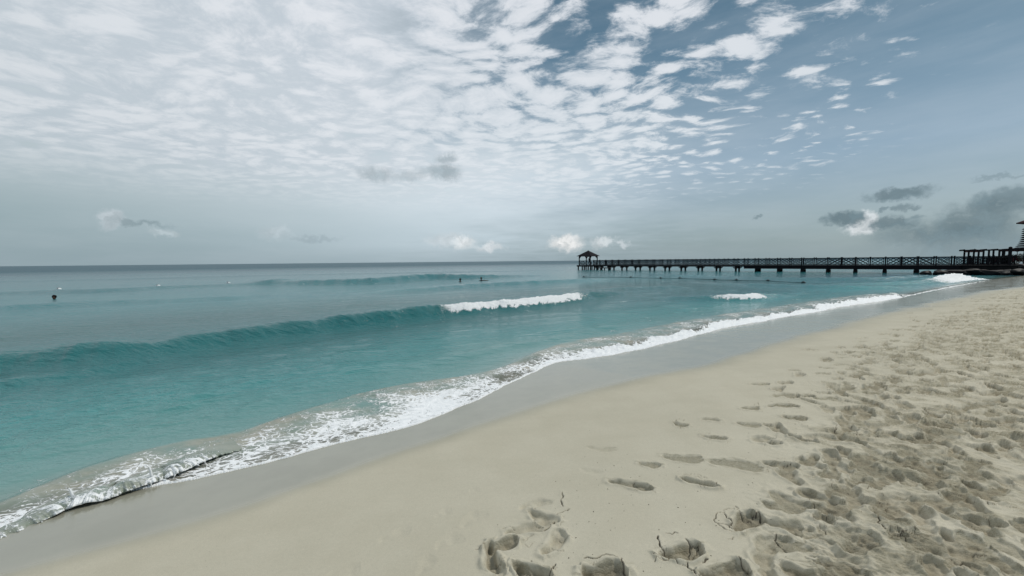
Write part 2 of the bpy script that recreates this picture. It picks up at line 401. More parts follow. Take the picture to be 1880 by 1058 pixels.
# prints one can pick out in the photograph: heel pixel, toe pixel, width, depth, disturbed, soft
PR = [(955, 932, 1012, 921, .085, .018, .35, 1.6), (972, 938, 1024, 958, .10, .030, .5, 1), (930, 980, 1008, 966, .085, .026, .5, 1), (996, 1016, 1032, 974, .095, .030, .45, 1),
      (896, 1008, 950, 990, .085, .046, .8, 1), (902, 998, 912, 1050, .085, .050, .8, 1), (893, 1040, 925, 1058, .07, .02, .4, 1), (944, 1038, 1010, 1064, .10, .052, .9, 1),
      (1068, 1050, 1150, 1046, .15, .055, 1, 1), (1288, 1056, 1370, 1040, .12, .045, .9, 1), (1212, 1018, 1288, 1004, .11, .050, .8, 1), (1352, 975, 1398, 948, .12, .05, .9, 1),
      (1116, 884, 1196, 900, .085, .030, .9, 1), (1252, 880, 1320, 894, .06, .040, .7, 1), (1174, 850, 1212, 854, .09, .022, .8, 1), (1216, 836, 1290, 842, .14, .016, .9, 1.4),
      (1300, 848, 1400, 862, .16, .012, .9, 1.4), (1400, 851, 1466, 857, .10, .034, .8, 1), (1290, 800, 1336, 805, .08, .030, .8, 1), (1384, 808, 1436, 814, .09, .032, .7, 1),
      (1238, 775, 1262, 782, .09, .024, .9, 1), (1288, 770, 1322, 772, .07, .022, .7, 1), (1080, 821, 1132, 826, .10, .008, .5, 2), (1066, 860, 1106, 868, .08, .007, .3, 2),
      (1360, 750, 1392, 748, .1, .026, .9, 1), (1352, 776, 1396, 781, .11, .02, .8, 1.2), (1404, 779, 1428, 789, .12, .022, .7, 1), (1410, 746, 1466, 746, .12, .030, .9, 1), (1436, 764, 1482, 769, .13, .03, .9, 1),
      (1468, 728, 1492, 727, .12, .034, .9, 1), (1420, 728, 1460, 725, .12, .022, .8, 1.2), (1494, 720, 1526, 722, .1, .028, .7, 1), (1378, 706, 1410, 704, .12, .026, .8, 1), (1492, 733, 1536, 731, .10, .02, .8, 1),
      (1446, 680, 1470, 681, .1, .02, .7, 1), (1500, 675, 1530, 676, .1, .02, .7, 1), (1566, 628, 1590, 627, .12, .02, .6, 1), (1605, 622, 1630, 621, .12, .02, .6, 1), (1532, 652, 1552, 651, .1, .016, .5, 1),
      (1580, 784, 1612, 797, .14, .040, .9, 1), (1475, 799, 1520, 806, .1, .014, .5, 1.3), (1558, 856, 1622, 872, .18, .028, .9, 1), (1574, 884, 1622, 896, .14, .036, .9, 1), (1516, 908, 1572, 900, .10, .03, .9, 1),
      (1472, 930, 1562, 948, .11, .045, .9, 1), (1494, 950, 1532, 956, .10, .034, .8, 1), (1484, 966, 1510, 984, .12, .030, .5, 1), (1512, 964, 1530, 980, .11, .022, .3, 1.3), (1642, 975, 1662, 990, .12, .03, .5, 1.2),
      (1620, 920, 1650, 965, .14, .035, .9, 1.1), (1676, 985, 1696, 1020, .13, .03, .7, 1.2), (1730, 905, 1762, 922, .15, .035, .7, 1.2), (1600, 850, 1650, 842, .1, .02, .7, 1), (1700, 850, 1740, 858, .12, .03, .8, 1),
      (1768, 880, 1810, 925, .12, .035, .8, 1), (1790, 955, 1816, 990, .13, .035, .7, 1.1), (1680, 800, 1722, 812, .18, .035, .9, 1), (1790, 822, 1830, 828, .14, .035, .8, 1), (1770, 1020, 1860, 1040, .12, .04, .7, 1.2), (1500, 1030, 1600, 1060, .14, .035, .9, 1.2),
      (696, 992, 752, 968, .10, .007, .06, 2.2), (800, 1008, 850, 988, .11, .008, .08, 2.2), (848, 968, 892, 942, .11, .008, .10, 2.2), (800, 950, 824, 934, .08, .006, 0, 2.4), (770, 1058, 785, 1020, .08, .008, 0, 2.4), (600, 1058, 660, 1050, .12, .006, 0, 2.4),
      (862, 905, 880, 900, .08, .004, 0, 2.2)]
for (a, b, c, d, w, dp, di, sf) in PR:
    h = on_sand(a, b); t = on_sand(c, d)
    footprint(h[0], h[1], t[0], t[1], w, dp, random.choice((-1, 1)), di, sf, 1.0 if sf < 1.5 else 0.2)
CR = [[(1032, 905), (1030, 918), (1034, 930)], [(1024, 945), (1040, 938), (1046, 935)], [(1000, 972), (1012, 962), (1018, 955)], [(1008, 1062), (1012, 1045), (1020, 1036)], [(975, 1030), (992, 1038), (1008, 1045)],
      [(1072, 1025), (1100, 1024), (1112, 1018), (1135, 1028)], [(1141, 1026), (1146, 1045), (1152, 1058)], [(1262, 1035), (1270, 1050), (1285, 1062)], [(1355, 1027), (1365, 1038), (1374, 1046)],
      [(1315, 945), (1335, 935), (1348, 934)], [(1315, 945), (1312, 960), (1330, 972), (1345, 978)], [(1318, 962), (1335, 965), (1345, 972)], [(1330, 945), (1338, 957), (1352, 975)], [(1350, 930), (1362, 945), (1380, 950)], [(1382, 945), (1390, 940), (1396, 952)],
      [(1208, 985), (1212, 1005), (1220, 1012)], [(1215, 1010), (1235, 1020), (1245, 1028)], [(1222, 980), (1245, 980)], [(1258, 990), (1268, 1005), (1262, 1016)], [(1270, 1000), (1282, 998), (1280, 1010), (1268, 1014)], [(1200, 1020), (1225, 1030)],
      [(1532, 786), (1545, 797), (1580, 799)], [(1532, 786), (1550, 780), (1574, 781)], [(1560, 785), (1563, 792), (1575, 796)], [(1425, 980), (1430, 995), (1445, 1008)], [(1316, 886), (1319, 898)], [(1262, 1040), (1240, 1030)], [(1290, 1035), (1300, 1028)], [(1605, 938), (1612, 955), (1625, 980)]]
for c in CR:
    w = [on_sand(*p)[:2] for p in c]
    pts = []
    for p, q in zip(w[:-1], w[1:]): pts += wig(p, q, 4, .10)
    crack(pts, random.uniform(.0035, .0065), random.uniform(.010, .022))
# random short cracks by the deeper prints
for (a, b, c, d, w, dp, di, sf) in PR:
    if dp >= .024:
        for k in range(4):
            f = random.random(); px = a + (c - a) * f + random.uniform(-16, 16); py = b + (d - b) * f + random.choice((-1, 1)) * random.uniform(4, 12)
            p = on_sand(px, py); an = random.uniform(0, 6.28); l = random.uniform(.03, .11)
            crack(wig(p, (p[0] + l * math.cos(an), p[1] + l * math.sin(an)), 4, .16), random.uniform(.002, .004), random.uniform(.006, .012))
# countless other prints across the trampled part
cand = 0
Tn = np.array(T)
for k in range(9000):
    d = 1.3 + 26 * random.random() ** 1.7
    x = random.uniform(0.1, 1.75) * d
    i = np.searchsorted(rarr, d); j = np.searchsorted(uarr, x / d)
    if i >= len(rarr) or j >= len(uarr) or tram[i, j] < random.uniform(.03, .70): continue
    if random.random() > min(1.0, d * d / 70 + .08): continue
    an = random.gauss(R(40), R(35)) + (math.pi if random.random() < .5 else 0); l = random.uniform(.20, .28)
    sc = 1 if d < 10 else 1.25
    dp = random.uniform(.018, .045) * sc
    footprint(x, d, x + l * sc * math.cos(an), d + l * sc * math.sin(an), random.uniform(.09, .13) * sc, dp, random.choice((-1, 1)), random.uniform(.35, .95), random.uniform(.9, 1.7)); cand += 1
print('prints', cand)
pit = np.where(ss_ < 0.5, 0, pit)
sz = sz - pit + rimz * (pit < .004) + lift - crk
# scattered crumbs of crust by the disturbed parts
cr2 = perlin(sx * 55, sy * 55, 77); sz += np.clip(cr2 - .42, 0, 1) * .010 * dist_attr * sst(-LODd, -7, -3)
# wetness: soaked near the water, fading inland
Wt_px = [(-200, 1130), (150, 1035), (300, 990), (440, 945), (600, 888), (740, 835), (880, 786), (1000, 752), (1100, 725), (1240, 690), (1330, 668), (1400, 648), (1480, 624), (1560, 603), (1640, 580), (1740, 558), (1880, 527)]
Wt = [tuple(on_sand(x, y)[:2]) for x, y in Wt_px]
Wt = chaikin([(Wt[0][0] - 15, Wt[0][1] - 13)] + Wt + [(75, 36), (200, 75)], 2)
wsd, _ = pdist(sx, sy, Wt)
ww = np.clip(sy * .07, .22, 1.2)
wob2 = fbm(sx * .5, sy * .5, 91, 3) * .35 * ww
wet = (1 - sst(wsd + wob2, -1.1 * ww, .55 * ww)).astype(F)
film = (1 - sst(wsd + wob2 * .6, -.75 * ww, -.05 * ww)).astype(F)      # mirror-like skin of water
damp = (1 - sst(ss_, 2.2, 5.5)).astype(F)

sand_m, N, b = new_mat('beach_sand')
O = N.obj()
dis = N.attr('disturbed'); wt = N.attr('wet'); fl = N.attr('film'); dp = N.attr('damp'); ck = N.attr('crack')
n1, _ = N.noise(O, 2.2, 4, .6); n2_, _ = N.noise(O, 45, 5, .7); n4, _ = N.noise(O, 260, 2, .6); n5, _ = N.noise(O, 9, 5, .65); mg = N.n.new('ShaderNodeMapping'); mg.inputs['Rotation'].default_value = (0, 0, R(35)); mg.inputs['Scale'].default_value = (.6, 1.5, 1); N.l.new(O, mg.inputs[0]); n6, _ = N.noise(mg.outputs[0], 85, 3, .75)
crust = N.mix(N.ss(n1, .3, .7), (.548, .500, .385), (.598, .550, .432))
crust = N.mix(N.ss(n2_, .35, .75, 0, .30), crust, (.43, .40, .31))
loose = N.mix(N.ss(n5, .3, .7), (.410, .368, .258), (.510, .472, .355))
loose = N.mix(N.ss(n2_, .35, .75, 0, .55), loose, (.270, .235, .155))
dm = N.ss(N.m('ADD', dis, N.m('MULTIPLY', N.m('SUBTRACT', n5, .5), N.m('MULTIPLY', dis, 1.3))), .12, .92)
loose = N.mix(N.ss(n6, .50, .66, 0, .55), loose, (.20, .170, .105))
c = N.mix(dm, crust, loose)
pt = N.attr('pit'); c = N.mix(N.m('MULTIPLY', N.ss(N.m('ADD', pt, N.m('MULTIPLY', N.m('SUBTRACT', n5, .5), .02)), .010, .040), .48), c, (.29, .235, .152))  # browner with print depth: moist undersand and painted shade together
c = N.mix(N.ss(ck, .002, .010), c, (.10, .08, .055))  # dark colour painted into the cracks, standing in for their shade
spk = N.vor(O, 38, 'F1'); spm = N.m('MULTIPLY', N.ss(spk, .10, .04), N.ss(N.noise(O, 3.0, 2)[0], .52, .66))
c = N.mix(N.m('MULTIPLY', spm, N.m('SUBTRACT', 1.0, wt)), c, (.09, .075, .05))
n7, _ = N.noise(O, 420, 1, .5); swl = N.n.new('ShaderNodeMapping'); swl.inputs['Rotation'].default_value = (0, 0, R(-42)); swl.inputs['Scale'].default_value = (.25, 1.6, 1); N.l.new(O, swl.inputs[0]); n8, _ = N.noise(swl.outputs[0], 1.6, 5, .6)
c = N.mix(N.ss(n8, .42, .66, 0, .30), c, N.mix(1.0, c, (.86, .86, .84), 'MULTIPLY'))
g = N.m('MULTIPLY', N.ss(n4, .35, .7, .90, 1.06), N.ss(n7, .3, .7, .90, 1.07)); c = N.mix(1.0, c, N.comb(g, g, g), 'MULTIPLY')
c = N.mix(N.m('MULTIPLY', dp, .35), c, (.40, .385, .31))
wetc = N.mix(N.ss(n1, .3, .7), (.290, .284, .226), (.325, .318, .256))
c = N.mix(wt, c, wetc)
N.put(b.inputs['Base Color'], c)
ro = N.mix(fl, N.mix(wt, (.95,) * 3, (.62,) * 3), (.11,) * 3)
N.put(b.inputs['Roughness'], N.m('ADD', N.sep(ro)[0], N.m('MULTIPLY', N.m('MULTIPLY', N.ss(n1, .35, .65), fl), .10)))
N.put(b.inputs['Specular IOR Level'], N.ss(fl, 0, 1, .15, .75, 'LINEAR'))
dry = N.m('SUBTRACT', 1.0, wt)
hgt = N.m('ADD', N.m('MULTIPLY', n2_, .6), N.m('ADD', N.m('MULTIPLY', n4, .3), N.m('MULTIPLY', N.m('MULTIPLY', n6, dis), -.9)))
bn = N.bump(hgt, N.m('MULTIPLY', N.m('ADD', .25, N.m('MULTIPLY', dis, .75)), N.m('ADD', N.m('MULTIPLY', dry, .9), .03)), N.m('ADD', .006, N.m('MULTIPLY', dis, .014)))
N.put(b.inputs['Normal'], bn)
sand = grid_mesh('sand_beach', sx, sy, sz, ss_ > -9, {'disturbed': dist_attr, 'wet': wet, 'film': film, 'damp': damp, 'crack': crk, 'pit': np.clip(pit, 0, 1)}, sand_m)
sand['kind'] = 'structure'; sand['label'] = 'pale sand beach, smooth and wet by the water, trampled on the landward side'
SANDZ = (sx, sy, sz)
def sz_at(x, y):
    i = min(max(np.searchsorted(rarr, y), 1), len(rarr) - 1); j = min(max(np.searchsorted(uarr, x / max(y, 1.15)), 1), len(uarr) - 1)
    return float(sz[i, j])

# ------------------------------------------------------------------ sea
rows = [1.9]
while rows[-1] < 16000:
    d = rows[-1]
    st_ = 0.62 * d * d / (376 * 2.0)
    cap = .010 * d if d < 60 else (.02 * d if d < 200 else .12 * d)
    rows.append(d + min(st_, max(cap, .01)))
wr = np.array([-40, -15, -5, 0, 1.0, 1.5] + rows)
us = np.linspace(-1.72, 1.75, int(3.47 * 376 / 0.72))
us = np.concatenate([[-12, -6, -4, -3, -2.4, -2, -1.85], us, [1.9, 2.2, 3, 5]])
wx, wy = fan(wr, us)
wx = np.where(np.array(wr)[:, None] < 1.9, np.array(us, F)[None, :] * (1.9 + np.abs(1.9 - wy) * .9), wx).astype(F)
s, arc = pdist(wx, wy, E)
edge = (0.045 * fbm(arc * 1.3, arc * 0 + 3, 5, 3) + .012 * perlin(arc * 9, arc * 0, 3)) * np.clip(wy / 6, .8, 3)
s2 = s + edge
bed = zsand(s)
far = np.maximum(wy, 1.0)
step = np.maximum(.008 * far, .004)
def amp(lam): return sst(lam / step, 2.5, 6.0)
z = np.zeros_like(wx)
off = sst(-s, 0.3, 3.0)
# chop: crests lie roughly parallel to the shore
ca, sa = math.cos(R(28)), math.sin(R(28))
al = wx * ca + wy * sa; ac = -wx * sa + wy * ca
wv = perlin(al * .3, ac * .3, 9) * .6
rough_patch0 = sst(fbm(wx * .16, wy * .22, 108, 2), -.3, .4)
z += off * .032 * fbm(al * .28 + wv, ac * .85, 101, 2) * amp(1.0)
z += off * (.010 + .026 * rough_patch0) * fbm(al * .8, ac * 2.2, 103, 2) * amp(.4)
rough_patch = sst(fbm(wx * .12, wy * .12, 107, 2), -.35, .35)
z += off * (.35 + .65 * rough_patch) * .018 * (1 - 2 * np.abs(perlin(al * 1.7 + wv, ac * 4.2, 105))) * amp(.2)
z += off * (.35 + .65 * rough_patch) * .0075 * perlin(al * 4.2, ac * 9.5, 109) * amp(.09)
z += .05 * sst(far, 25, 80) * fbm(al * .04, ac * .14, 111, 2)
foam = np.zeros_like(wx)
lumps = fbm(wx * 3.1, wy * 3.1, 121, 4, .6)
finel = fbm(wx * 9, wy * 9, 125, 3, .6)
def swell(pts, Lf, Lb, skirt=.0, fl=.55, trough=.12, wobble=.12):
    """a wave: crest pixels with height and foam; steep face towards the beach, long back"""
    global z, foam
    L = []
    for (px, py, A, fo) in pts:
        p = at(px, py, A); L.append((p[0], p[1], A, fo))
    L = chaikin(L, 2)
    x0, x1, y0, y1 = L[:, 0].min() - 8, L[:, 0].max() + 8, L[:, 1].min() - 8, L[:, 1].max() + 8
    i0, i1 = np.searchsorted(wr, [y0, y1])
    W = slice(max(i0, 0), i1)
    X, Y = wx[W], wy[W]
    n, ar, A, fo = pdist(X, Y, L, 2)
    n = n + wobble * perlin(ar * .9, ar * 0 + 7, 131) * Lf * 2 + .05 * perlin(ar * 4, ar * 0, 133) * Lf * 2
    ends = (ar > 1e-4) & (ar < ar.max() - 1e-4)
    A = A * (1 + .18 * perlin(ar * 1.1, ar * 0 + 2, 135) + .06 * perlin(ar * 5, ar * 0 + 2, 137))
    prof = np.where(n > 0, np.exp(-(n / Lf) ** 2 * 1.2), np.exp(-(np.abs(n) / Lb) ** 1.6))
    dz_ = A * prof - trough * A * np.exp(-((n - 2.3 * Lf) / (1.1 * Lf)) ** 2)
    fm = fo * sst(n, -.10 - .06 * lumps[W], .02) * (1 - sst(n + .16 * lumps[W] + .05 * finel[W], fl * .75, fl * 1.15))
    dz_ = dz_ + fm * (.020 + .035 * np.abs(lumps[W]) + .018 * finel[W]) * np.clip(A / .35, .4, 1.6)
    z[W] += dz_
    foam[W] = np.maximum(foam[W], fm * (1.05 + .0 * n))
    if skirt > 0:
        sk = fo * skirt * (1 - sst(np.abs(n - fl), .1, .9)) ; foam[W] = np.maximum(foam[W], sk)
# main wave
swell([(-700, 760, .22, 0), (-250, 684, .36, 0), (0, 645, .38, 0), (110, 637, .38, 0), (200, 630, .37, 0), (300, 621, .34, 0), (400, 608, .32, 0), (500, 596, .34, 0), (600, 581, .37, 0), (700, 570, .39, 0), (780, 561, .40, 0), (796, 560, .39, .0), (815, 560, .36, .55), (850, 558, .34, .9), (900, 554, .33, 1), (960, 549, .34, 1), (1030, 541, .34, 1), (1052, 539, .32, .8), (1066, 537, .30, 0), (1100, 535, .22, 0), (1160, 533, .10, 0), (1220, 532, .0, 0)], .50, 2.4, fl=.50)
swell([(-400, 600, .10, 0), (0, 561, .17, 0), (100, 556, .14, 0), (240, 550, .12, 0), (400, 545, .13, 0), (520, 539, .02, 0)], .7, 3)
swell([(640, 538, .02, 0), (740, 531, .14, 0), (860, 521, .22, 0), (960, 516, .24, 0), (1060, 512, .20, 0), (1130, 511, .0, 0)], .8, 3)
swell([(-300, 552, .10, 0), (0, 536, .12, 0), (100, 532, .22, 0), (190, 530, .24, 0), (300, 525, .16, 0), (450, 520, .16, 0), (520, 516, .24, 0), (580, 515, .05, 0)], .8, 3)
swell([(430, 519, .05, 0), (540, 515, .36, 0), (600, 513, .42, 0), (680, 511, .50, 0), (720, 507, .58, 0), (790, 502, .62, 0), (850, 504, .50, 0), (960, 505, .16, 0), (1020, 505, .0, 0)], 1.0, 4)
swell([(-200, 520, .12, 0), (200, 512, .15, 0), (600, 502, .15, 0), (850, 498, .2, 0), (1000, 496, .1, 0)], 1.6, 5)
swell([(1180, 545, .0, 0), (1290, 543, .16, 0), (1326, 542, .18, .6), (1345, 541, .24, 1), (1384, 539, .26, 1), (1393, 540, .14, 0), (1440, 540, .04, 0)], .45, 1.5, fl=.5)
swell([(1560, 520, .10, 0), (1690, 515, .22, 0), (1708, 512, .28, .6), (1735, 504, .52, 1), (1760, 502, .50, 1), (1784, 508, .26, .8), (1792, 511, .1, 0)], .9, 1.6, fl=1.3)
swell([(1040, 537, .02, 0), (1130, 530, .17, 0), (1200, 525, .17, 0), (1270, 523, .0, 0)], .6, 2)
swell([(1250, 517, .02, 0), (1400, 521, .12, 0), (1500, 523, .14, 0), (1600, 525, .16, 0), (1680, 524, .1, 0)], .7, 2)
swell([(1200, 503, .05, 0), (1400, 509, .16, 0), (1500, 510, .20, 0), (1600, 509, .25, 0), (1700, 505, .25, 0)], .9, 2.5)
swell([(840, 690, .0, 0), (960, 655, .07, 0), (1100, 624, .11, 0), (1250, 596, .12, 0), (1400, 568, .15, 0), (1500, 556, .15, 0), (1600, 543, .16, 0), (1670, 535, .0, 0)], .55, 1.5)
swell([(-300, 760, .07, 0), (0, 694, .14, 0), (100, 682, .13, 0), (220, 664, .08, 0), (300, 656, .0, 0)], .32, .9, wobble=.4)
swell([(560, 690, .0, 0), (800, 660, .045, 0), (960, 630, .06, 0), (1100, 605, .05, 0), (1250, 580, .0, 0)], .35, .9, wobble=.4)
# the broken wash along the beach
U_px = [(-250, 1000, .62), (0, 920, .62), (80, 886, .62), (150, 858, .64), (230, 832, .60), (330, 806, .56), (430, 792, .52), (520, 765, .66), (600, 740, .69), (680, 716, .70), (760, 700, .72), (870, 688, .76), (940, 672, .84), (1000, 645, .90), (1040, 630, 1.05), (1130, 617, 1.15), (1200, 605, 1.2), (1270, 590, 1.2), (1340, 580, 1.2), (1400, 571, 1.1), (1450, 564, 1.05), (1540, 549, 1.2), (1630, 538, 1.2), (1655, 543, .3), (1720, 527, .5), (1755, 522, .3), (1800, 512, .1), (1880, 503, .0)]
Lw = [(*at(x, y, .06)[:2], v) for x, y, v in U_px]
Lw = chaikin([(Lw[0][0] - 9, Lw[0][1] - 8, .5)] + Lw, 2)
du, _, dens = pdist(wx, wy, Lw, 1)
sea = np.clip(-s2, 0, None)
r = sea / np.maximum(sea - np.where(du < 0, du, -du) * np.where(du > 0, 1, -1) * 1.0, 1e-3)
width = np.maximum(sea + du, .05)                       # du > 0 on the beach side of the line
r = np.where(du > 0, sea / width, 1 + (-du) / np.maximum(.30 * np.clip(far * .12, 1, 3), .05))
body = np.interp(r.ravel(), [0, .03, .12, .45, .75, 1.0, 1.5, 2.2], [1.0, 1.0, .95, .80, .48, .34, .18, 0]).reshape(r.shape)
big_ = fbm(al * 1.1, ac * 2.0, 141, 3)
lace = dens * body * (1 + .40 * big_)
cut = .27 + .20 * fbm(arc * .7, arc * 0 + 4, 151, 3) + .10 * finel
white = dens * (.80 + .30 * sst(fbm(arc * 1.6, arc * 0 + 8, 161, 3), -.5, .4)) * (1.02 - .80 * sst(r, cut - .10, cut + .12) - .15 * sst(r, .75, 1.15)) * (1 - sst(r, 1.1, 1.5)) + .22 * big_ * sst(r, .2, .8)
lace = lace + (np.clip(white, 0, 1.3) - lace) * sst(dens, .84, 1.0)
pf = at(968, 694, .05); fold = np.exp(-(((wx - pf[0]) * .77 + (wy - pf[1]) * .64) / .75) ** 2) * (np.abs(s2) < 2)
lace = lace * (1 - .50 * fold * (1 - sst(r, .35, .75)))
lace = np.where(s2 > 0, 0, lace)
rimf = np.exp(-(sea / (.022 + .0022 * far)) ** 2) * sst(dens, .05, .3)
foam = np.maximum(foam, np.maximum(lace, rimf))
near = s2 < .05
# roll of white water where the wash is dense
roll = sst(dens, .85, 1.1) * np.exp(-((r - .26) / .22) ** 2) * (s2 < 0)
z += roll * (.060 + .022 * lumps + .012 * finel) + .05 * fold * np.exp(-((r - .5) / .3) ** 2) * (s2 < 0)
z += sst(dens, .5, .7) * (1 - sst(dens, .85, 1.0)) * np.exp(-((r - .95) / .4) ** 2) * .05 * (s2 < 0)
z += np.clip(lace, 0, 1) * .012 * (lumps + .6 * finel)
# thin sheet running up the slope
shoal = np.maximum(z, bed + .014 + .010 * sst(-s2, 0, .5))
shoal = np.maximum(shoal, np.where(s2 < 0, bed + .016 * np.sqrt(np.clip(-s2 / .05, 0, 1)), -1))
zz = np.where(s2 < 0, shoal, bed - .03 - .2 * np.clip(s2, 0, 1)).astype(F)
silt = (sst(dens, .1, .4) * (1 - sst(r, 1.0, 1.35)) * (.6 + .5 * big_)).astype(F)
silt = np.maximum(silt, (1 - sst(-s2, 0, .25)) * .7)
depth = np.clip(-bed, 0, 5)
deep = sst(-s, 55, 190) 

def water_material(name):
    m, N, b = new_mat(name)
    O = N.obj()
    fo = N.attr('foam'); sh = N.attr('shore'); sl_ = N.attr('silt')
    mp = N.n.new('ShaderNodeMapping'); mp.inputs['Rotation'].default_value = (0, 0, R(-28)); mp.inputs['Scale'].default_value = (.85, 1.25, 1)
    N.l.new(O, mp.inputs[0]); Q = mp.outputs[0]
    t = N.ramp(N.m('DIVIDE', sh, 260.0), [(0.0, (.240, .250, .195)), (.004, (.110, .265, .245)), (.012, (.042, .245, .240)), (.022, (.015, .145, .150)), (.05, (.010, .108, .106)), (.08, (.022, .182, .195)), (.20, (.022, .140, .155)), (.50, (.026, .100, .125)), (1.0, (.026, .088, .115))])  # darkest stops fall at the main wave, painting its face's shade into the colour
    pn, _ = N.noise(Q, .09, 4, .55); pn2, _ = N.noise(Q, .5, 4, .6)
    t = N.mix(N.m('MULTIPLY', N.attr('dark_water'), .75), t, (.022, .075, .115))
    t = N.mix(N.m('MULTIPLY', N.ss(pn, .35, .68), .55), t, N.mix(1.0, t, (.55, .80, .86), 'MULTIPLY'))
    t = N.mix(N.m('MULTIPLY', N.ss(pn2, .42, .70), .18), t, N.mix(1.0, t, (1.5, 1.15, 1.1), 'MULTIPLY'))
    sn, _ = N.noise(Q, 2.2, 5, .6)
    t = N.mix(N.m('MULTIPLY', sl_, N.ss(sn, .25, .6, .35, 1.0)), t, N.mix(N.ss(sn, .4, .7), (.29, .25, .175), (.40, .36, .275)))
    # foam pattern: torn lace of bubbles
    warp = N.noise(Q, 3.0, 3, .55)[1]
    Qw = N.v('ADD', Q, N.v('SCALE', N.v('SUBTRACT', warp, (.5, .5, .5)), scale=.62))
    v1 = N.vor(Qw, 8.5, 'DISTANCE_TO_EDGE'); v2 = N.vor(Qw, 25.0, 'DISTANCE_TO_EDGE'); fn, _ = N.noise(Qw, 14.0, 6, .7); fn2, _ = N.noise(Q, 2.4, 4, .6)
    l1 = N.ss(v1, .0, .22, 1.0, 0.0); l2 = N.ss(v2, .0, .26, 1.0, 0.0)
    pat = N.m('ADD', N.m('ADD', N.m('MULTIPLY', l1, .26), N.m('MULTIPLY', l2, .16)), N.m('ADD', N.m('ADD', N.m('MULTIPLY', fn, .85), -.12), N.m('MULTIPLY', N.ss(fn2, .25, .70), .28)))
    th = N.m('SUBTRACT', 1.08, N.m('MULTIPLY', fo, .92))
    mask = N.m('MULTIPLY', N.ss(N.m('SUBTRACT', pat, th), -.08, .13), N.ss(fo, .02, .14))
    thin = N.m('MULTIPLY', N.ss(N.m('SUBTRACT', pat, th), -.30, .05), N.m('MULTIPLY', N.ss(fo, .1, .5), .30))
    mask = N.m('MAXIMUM', mask, thin)
    fc = N.mix(N.ss(fn, .3, .6), (.74, .77, .78), (.93, .94, .94))
    N.put(b.inputs['Base Color'], N.mix(mask, t, fc))
    base_r = N.ss(sh, 6, 200, .10, .40, 'LINEAR')
    N.put(b.inputs['Specular IOR Level'], N.ss(sh, 25, 210, .80, .18))
    N.put(b.inputs['Roughness'], N.m('ADD', base_r, N.m('MULTIPLY', mask, .5)))
    b.inputs['IOR'].default_value = 1.333
    # ripples finer than the mesh
    mp2 = N.n.new('ShaderNodeMapping'); mp2.inputs['Rotation'].default_value = (0, 0, R(-24)); mp2.inputs['Scale'].default_value = (.7, 1.8, 1)
    N.l.new(O, mp2.inputs[0])
    r1, _ = N.noise(mp2.outputs[0], 2.6, 5, .62); r2, _ = N.noise(mp2.outputs[0], .55, 4, .6); r3, _ = N.noise(mp2.outputs[0], .10, 5, .65)
    farf = N.ss(sh, 6, 60)
    hh = N.m('ADD', N.m('MULTIPLY', r1, N.ss(sh, 0, 3, .03, .13)), N.m('ADD', N.m('MULTIPLY', r2, N.m('MULTIPLY', farf, .22)), N.m('MULTIPLY', r3, N.m('MULTIPLY', N.ss(sh, 40, 160), .55))))
    hh = N.m('ADD', hh, N.m('MULTIPLY', N.m('MULTIPLY', mask, pat), .03))
    N.put(b.inputs['Normal'], N.bump(hh, N.ss(sh, 0.0, 2.0, .35, .75), 1.0))
    # the last film of water lets the sand through
    tr = N.n.new('ShaderNodeBsdfTransparent'); mx = N.n.new('ShaderNodeMixShader')
    op = N.m('MAXIMUM', N.ss(sh, 0.0, .55, .22, 1.0), N.m('MAXIMUM', mask, N.m('MULTIPLY', sl_, .85)))
    N.put(mx.inputs[0], op); N.l.new(tr.outputs[0], mx.inputs[1]); N.l.new(b.outputs[0], mx.inputs[2])
    N.l.new(mx.outputs[0], m.node_tree.nodes['Material Output'].inputs[0])
    return m
water_m = water_material('sea_water')
keep = (s2 < .12) & ~((wx > 52) & (s > .1))
rp = at(1640, 507, 0); dark_water = np.exp(-(((wx - rp[0]) * .85 + (wy - rp[1]) * .5) / 9) ** 2 - ((-(wx - rp[0]) * .5 + (wy - rp[1]) * .85) / 4.5) ** 2)  # soft darker blue patches in the water off the pier and quay
dark_water = np.maximum(dark_water, np.exp(-((wx - 52) / 5) ** 2 - ((wy - 40) / 3.5) ** 2)) * (1 + .5 * fbm(wx * .4, wy * .8, 171, 3))
sea_o = grid_mesh('sea', wx, wy, zz, keep, {'foam': np.clip(foam, 0, 1.3), 'dark_water': np.clip(dark_water, 0, 1), 'shore': np.clip(-s2, 0, 1e5), 'silt': np.clip(silt, 0, 1)}, water_m)
sea_o['kind'] = 'structure'; sea_o['label'] = 'turquoise sea with low swells, breaking foam and a lacy wash on the sand'
# sea floor under everything, out to the horizon
bm = bmesh.new()
for x, y in ((-30000, -200), (30000, -200), (30000, 30000), (-30000, 30000)): bm.verts.new((x, y, -5))
bm.faces.new(bm.verts); me = bpy.data.meshes.new('seabed'); bm.to_mesh(me); me.materials.append(sand_m)
o = bpy.data.objects.new('seabed', me); COL.objects.link(o); o['kind'] = 'structure'

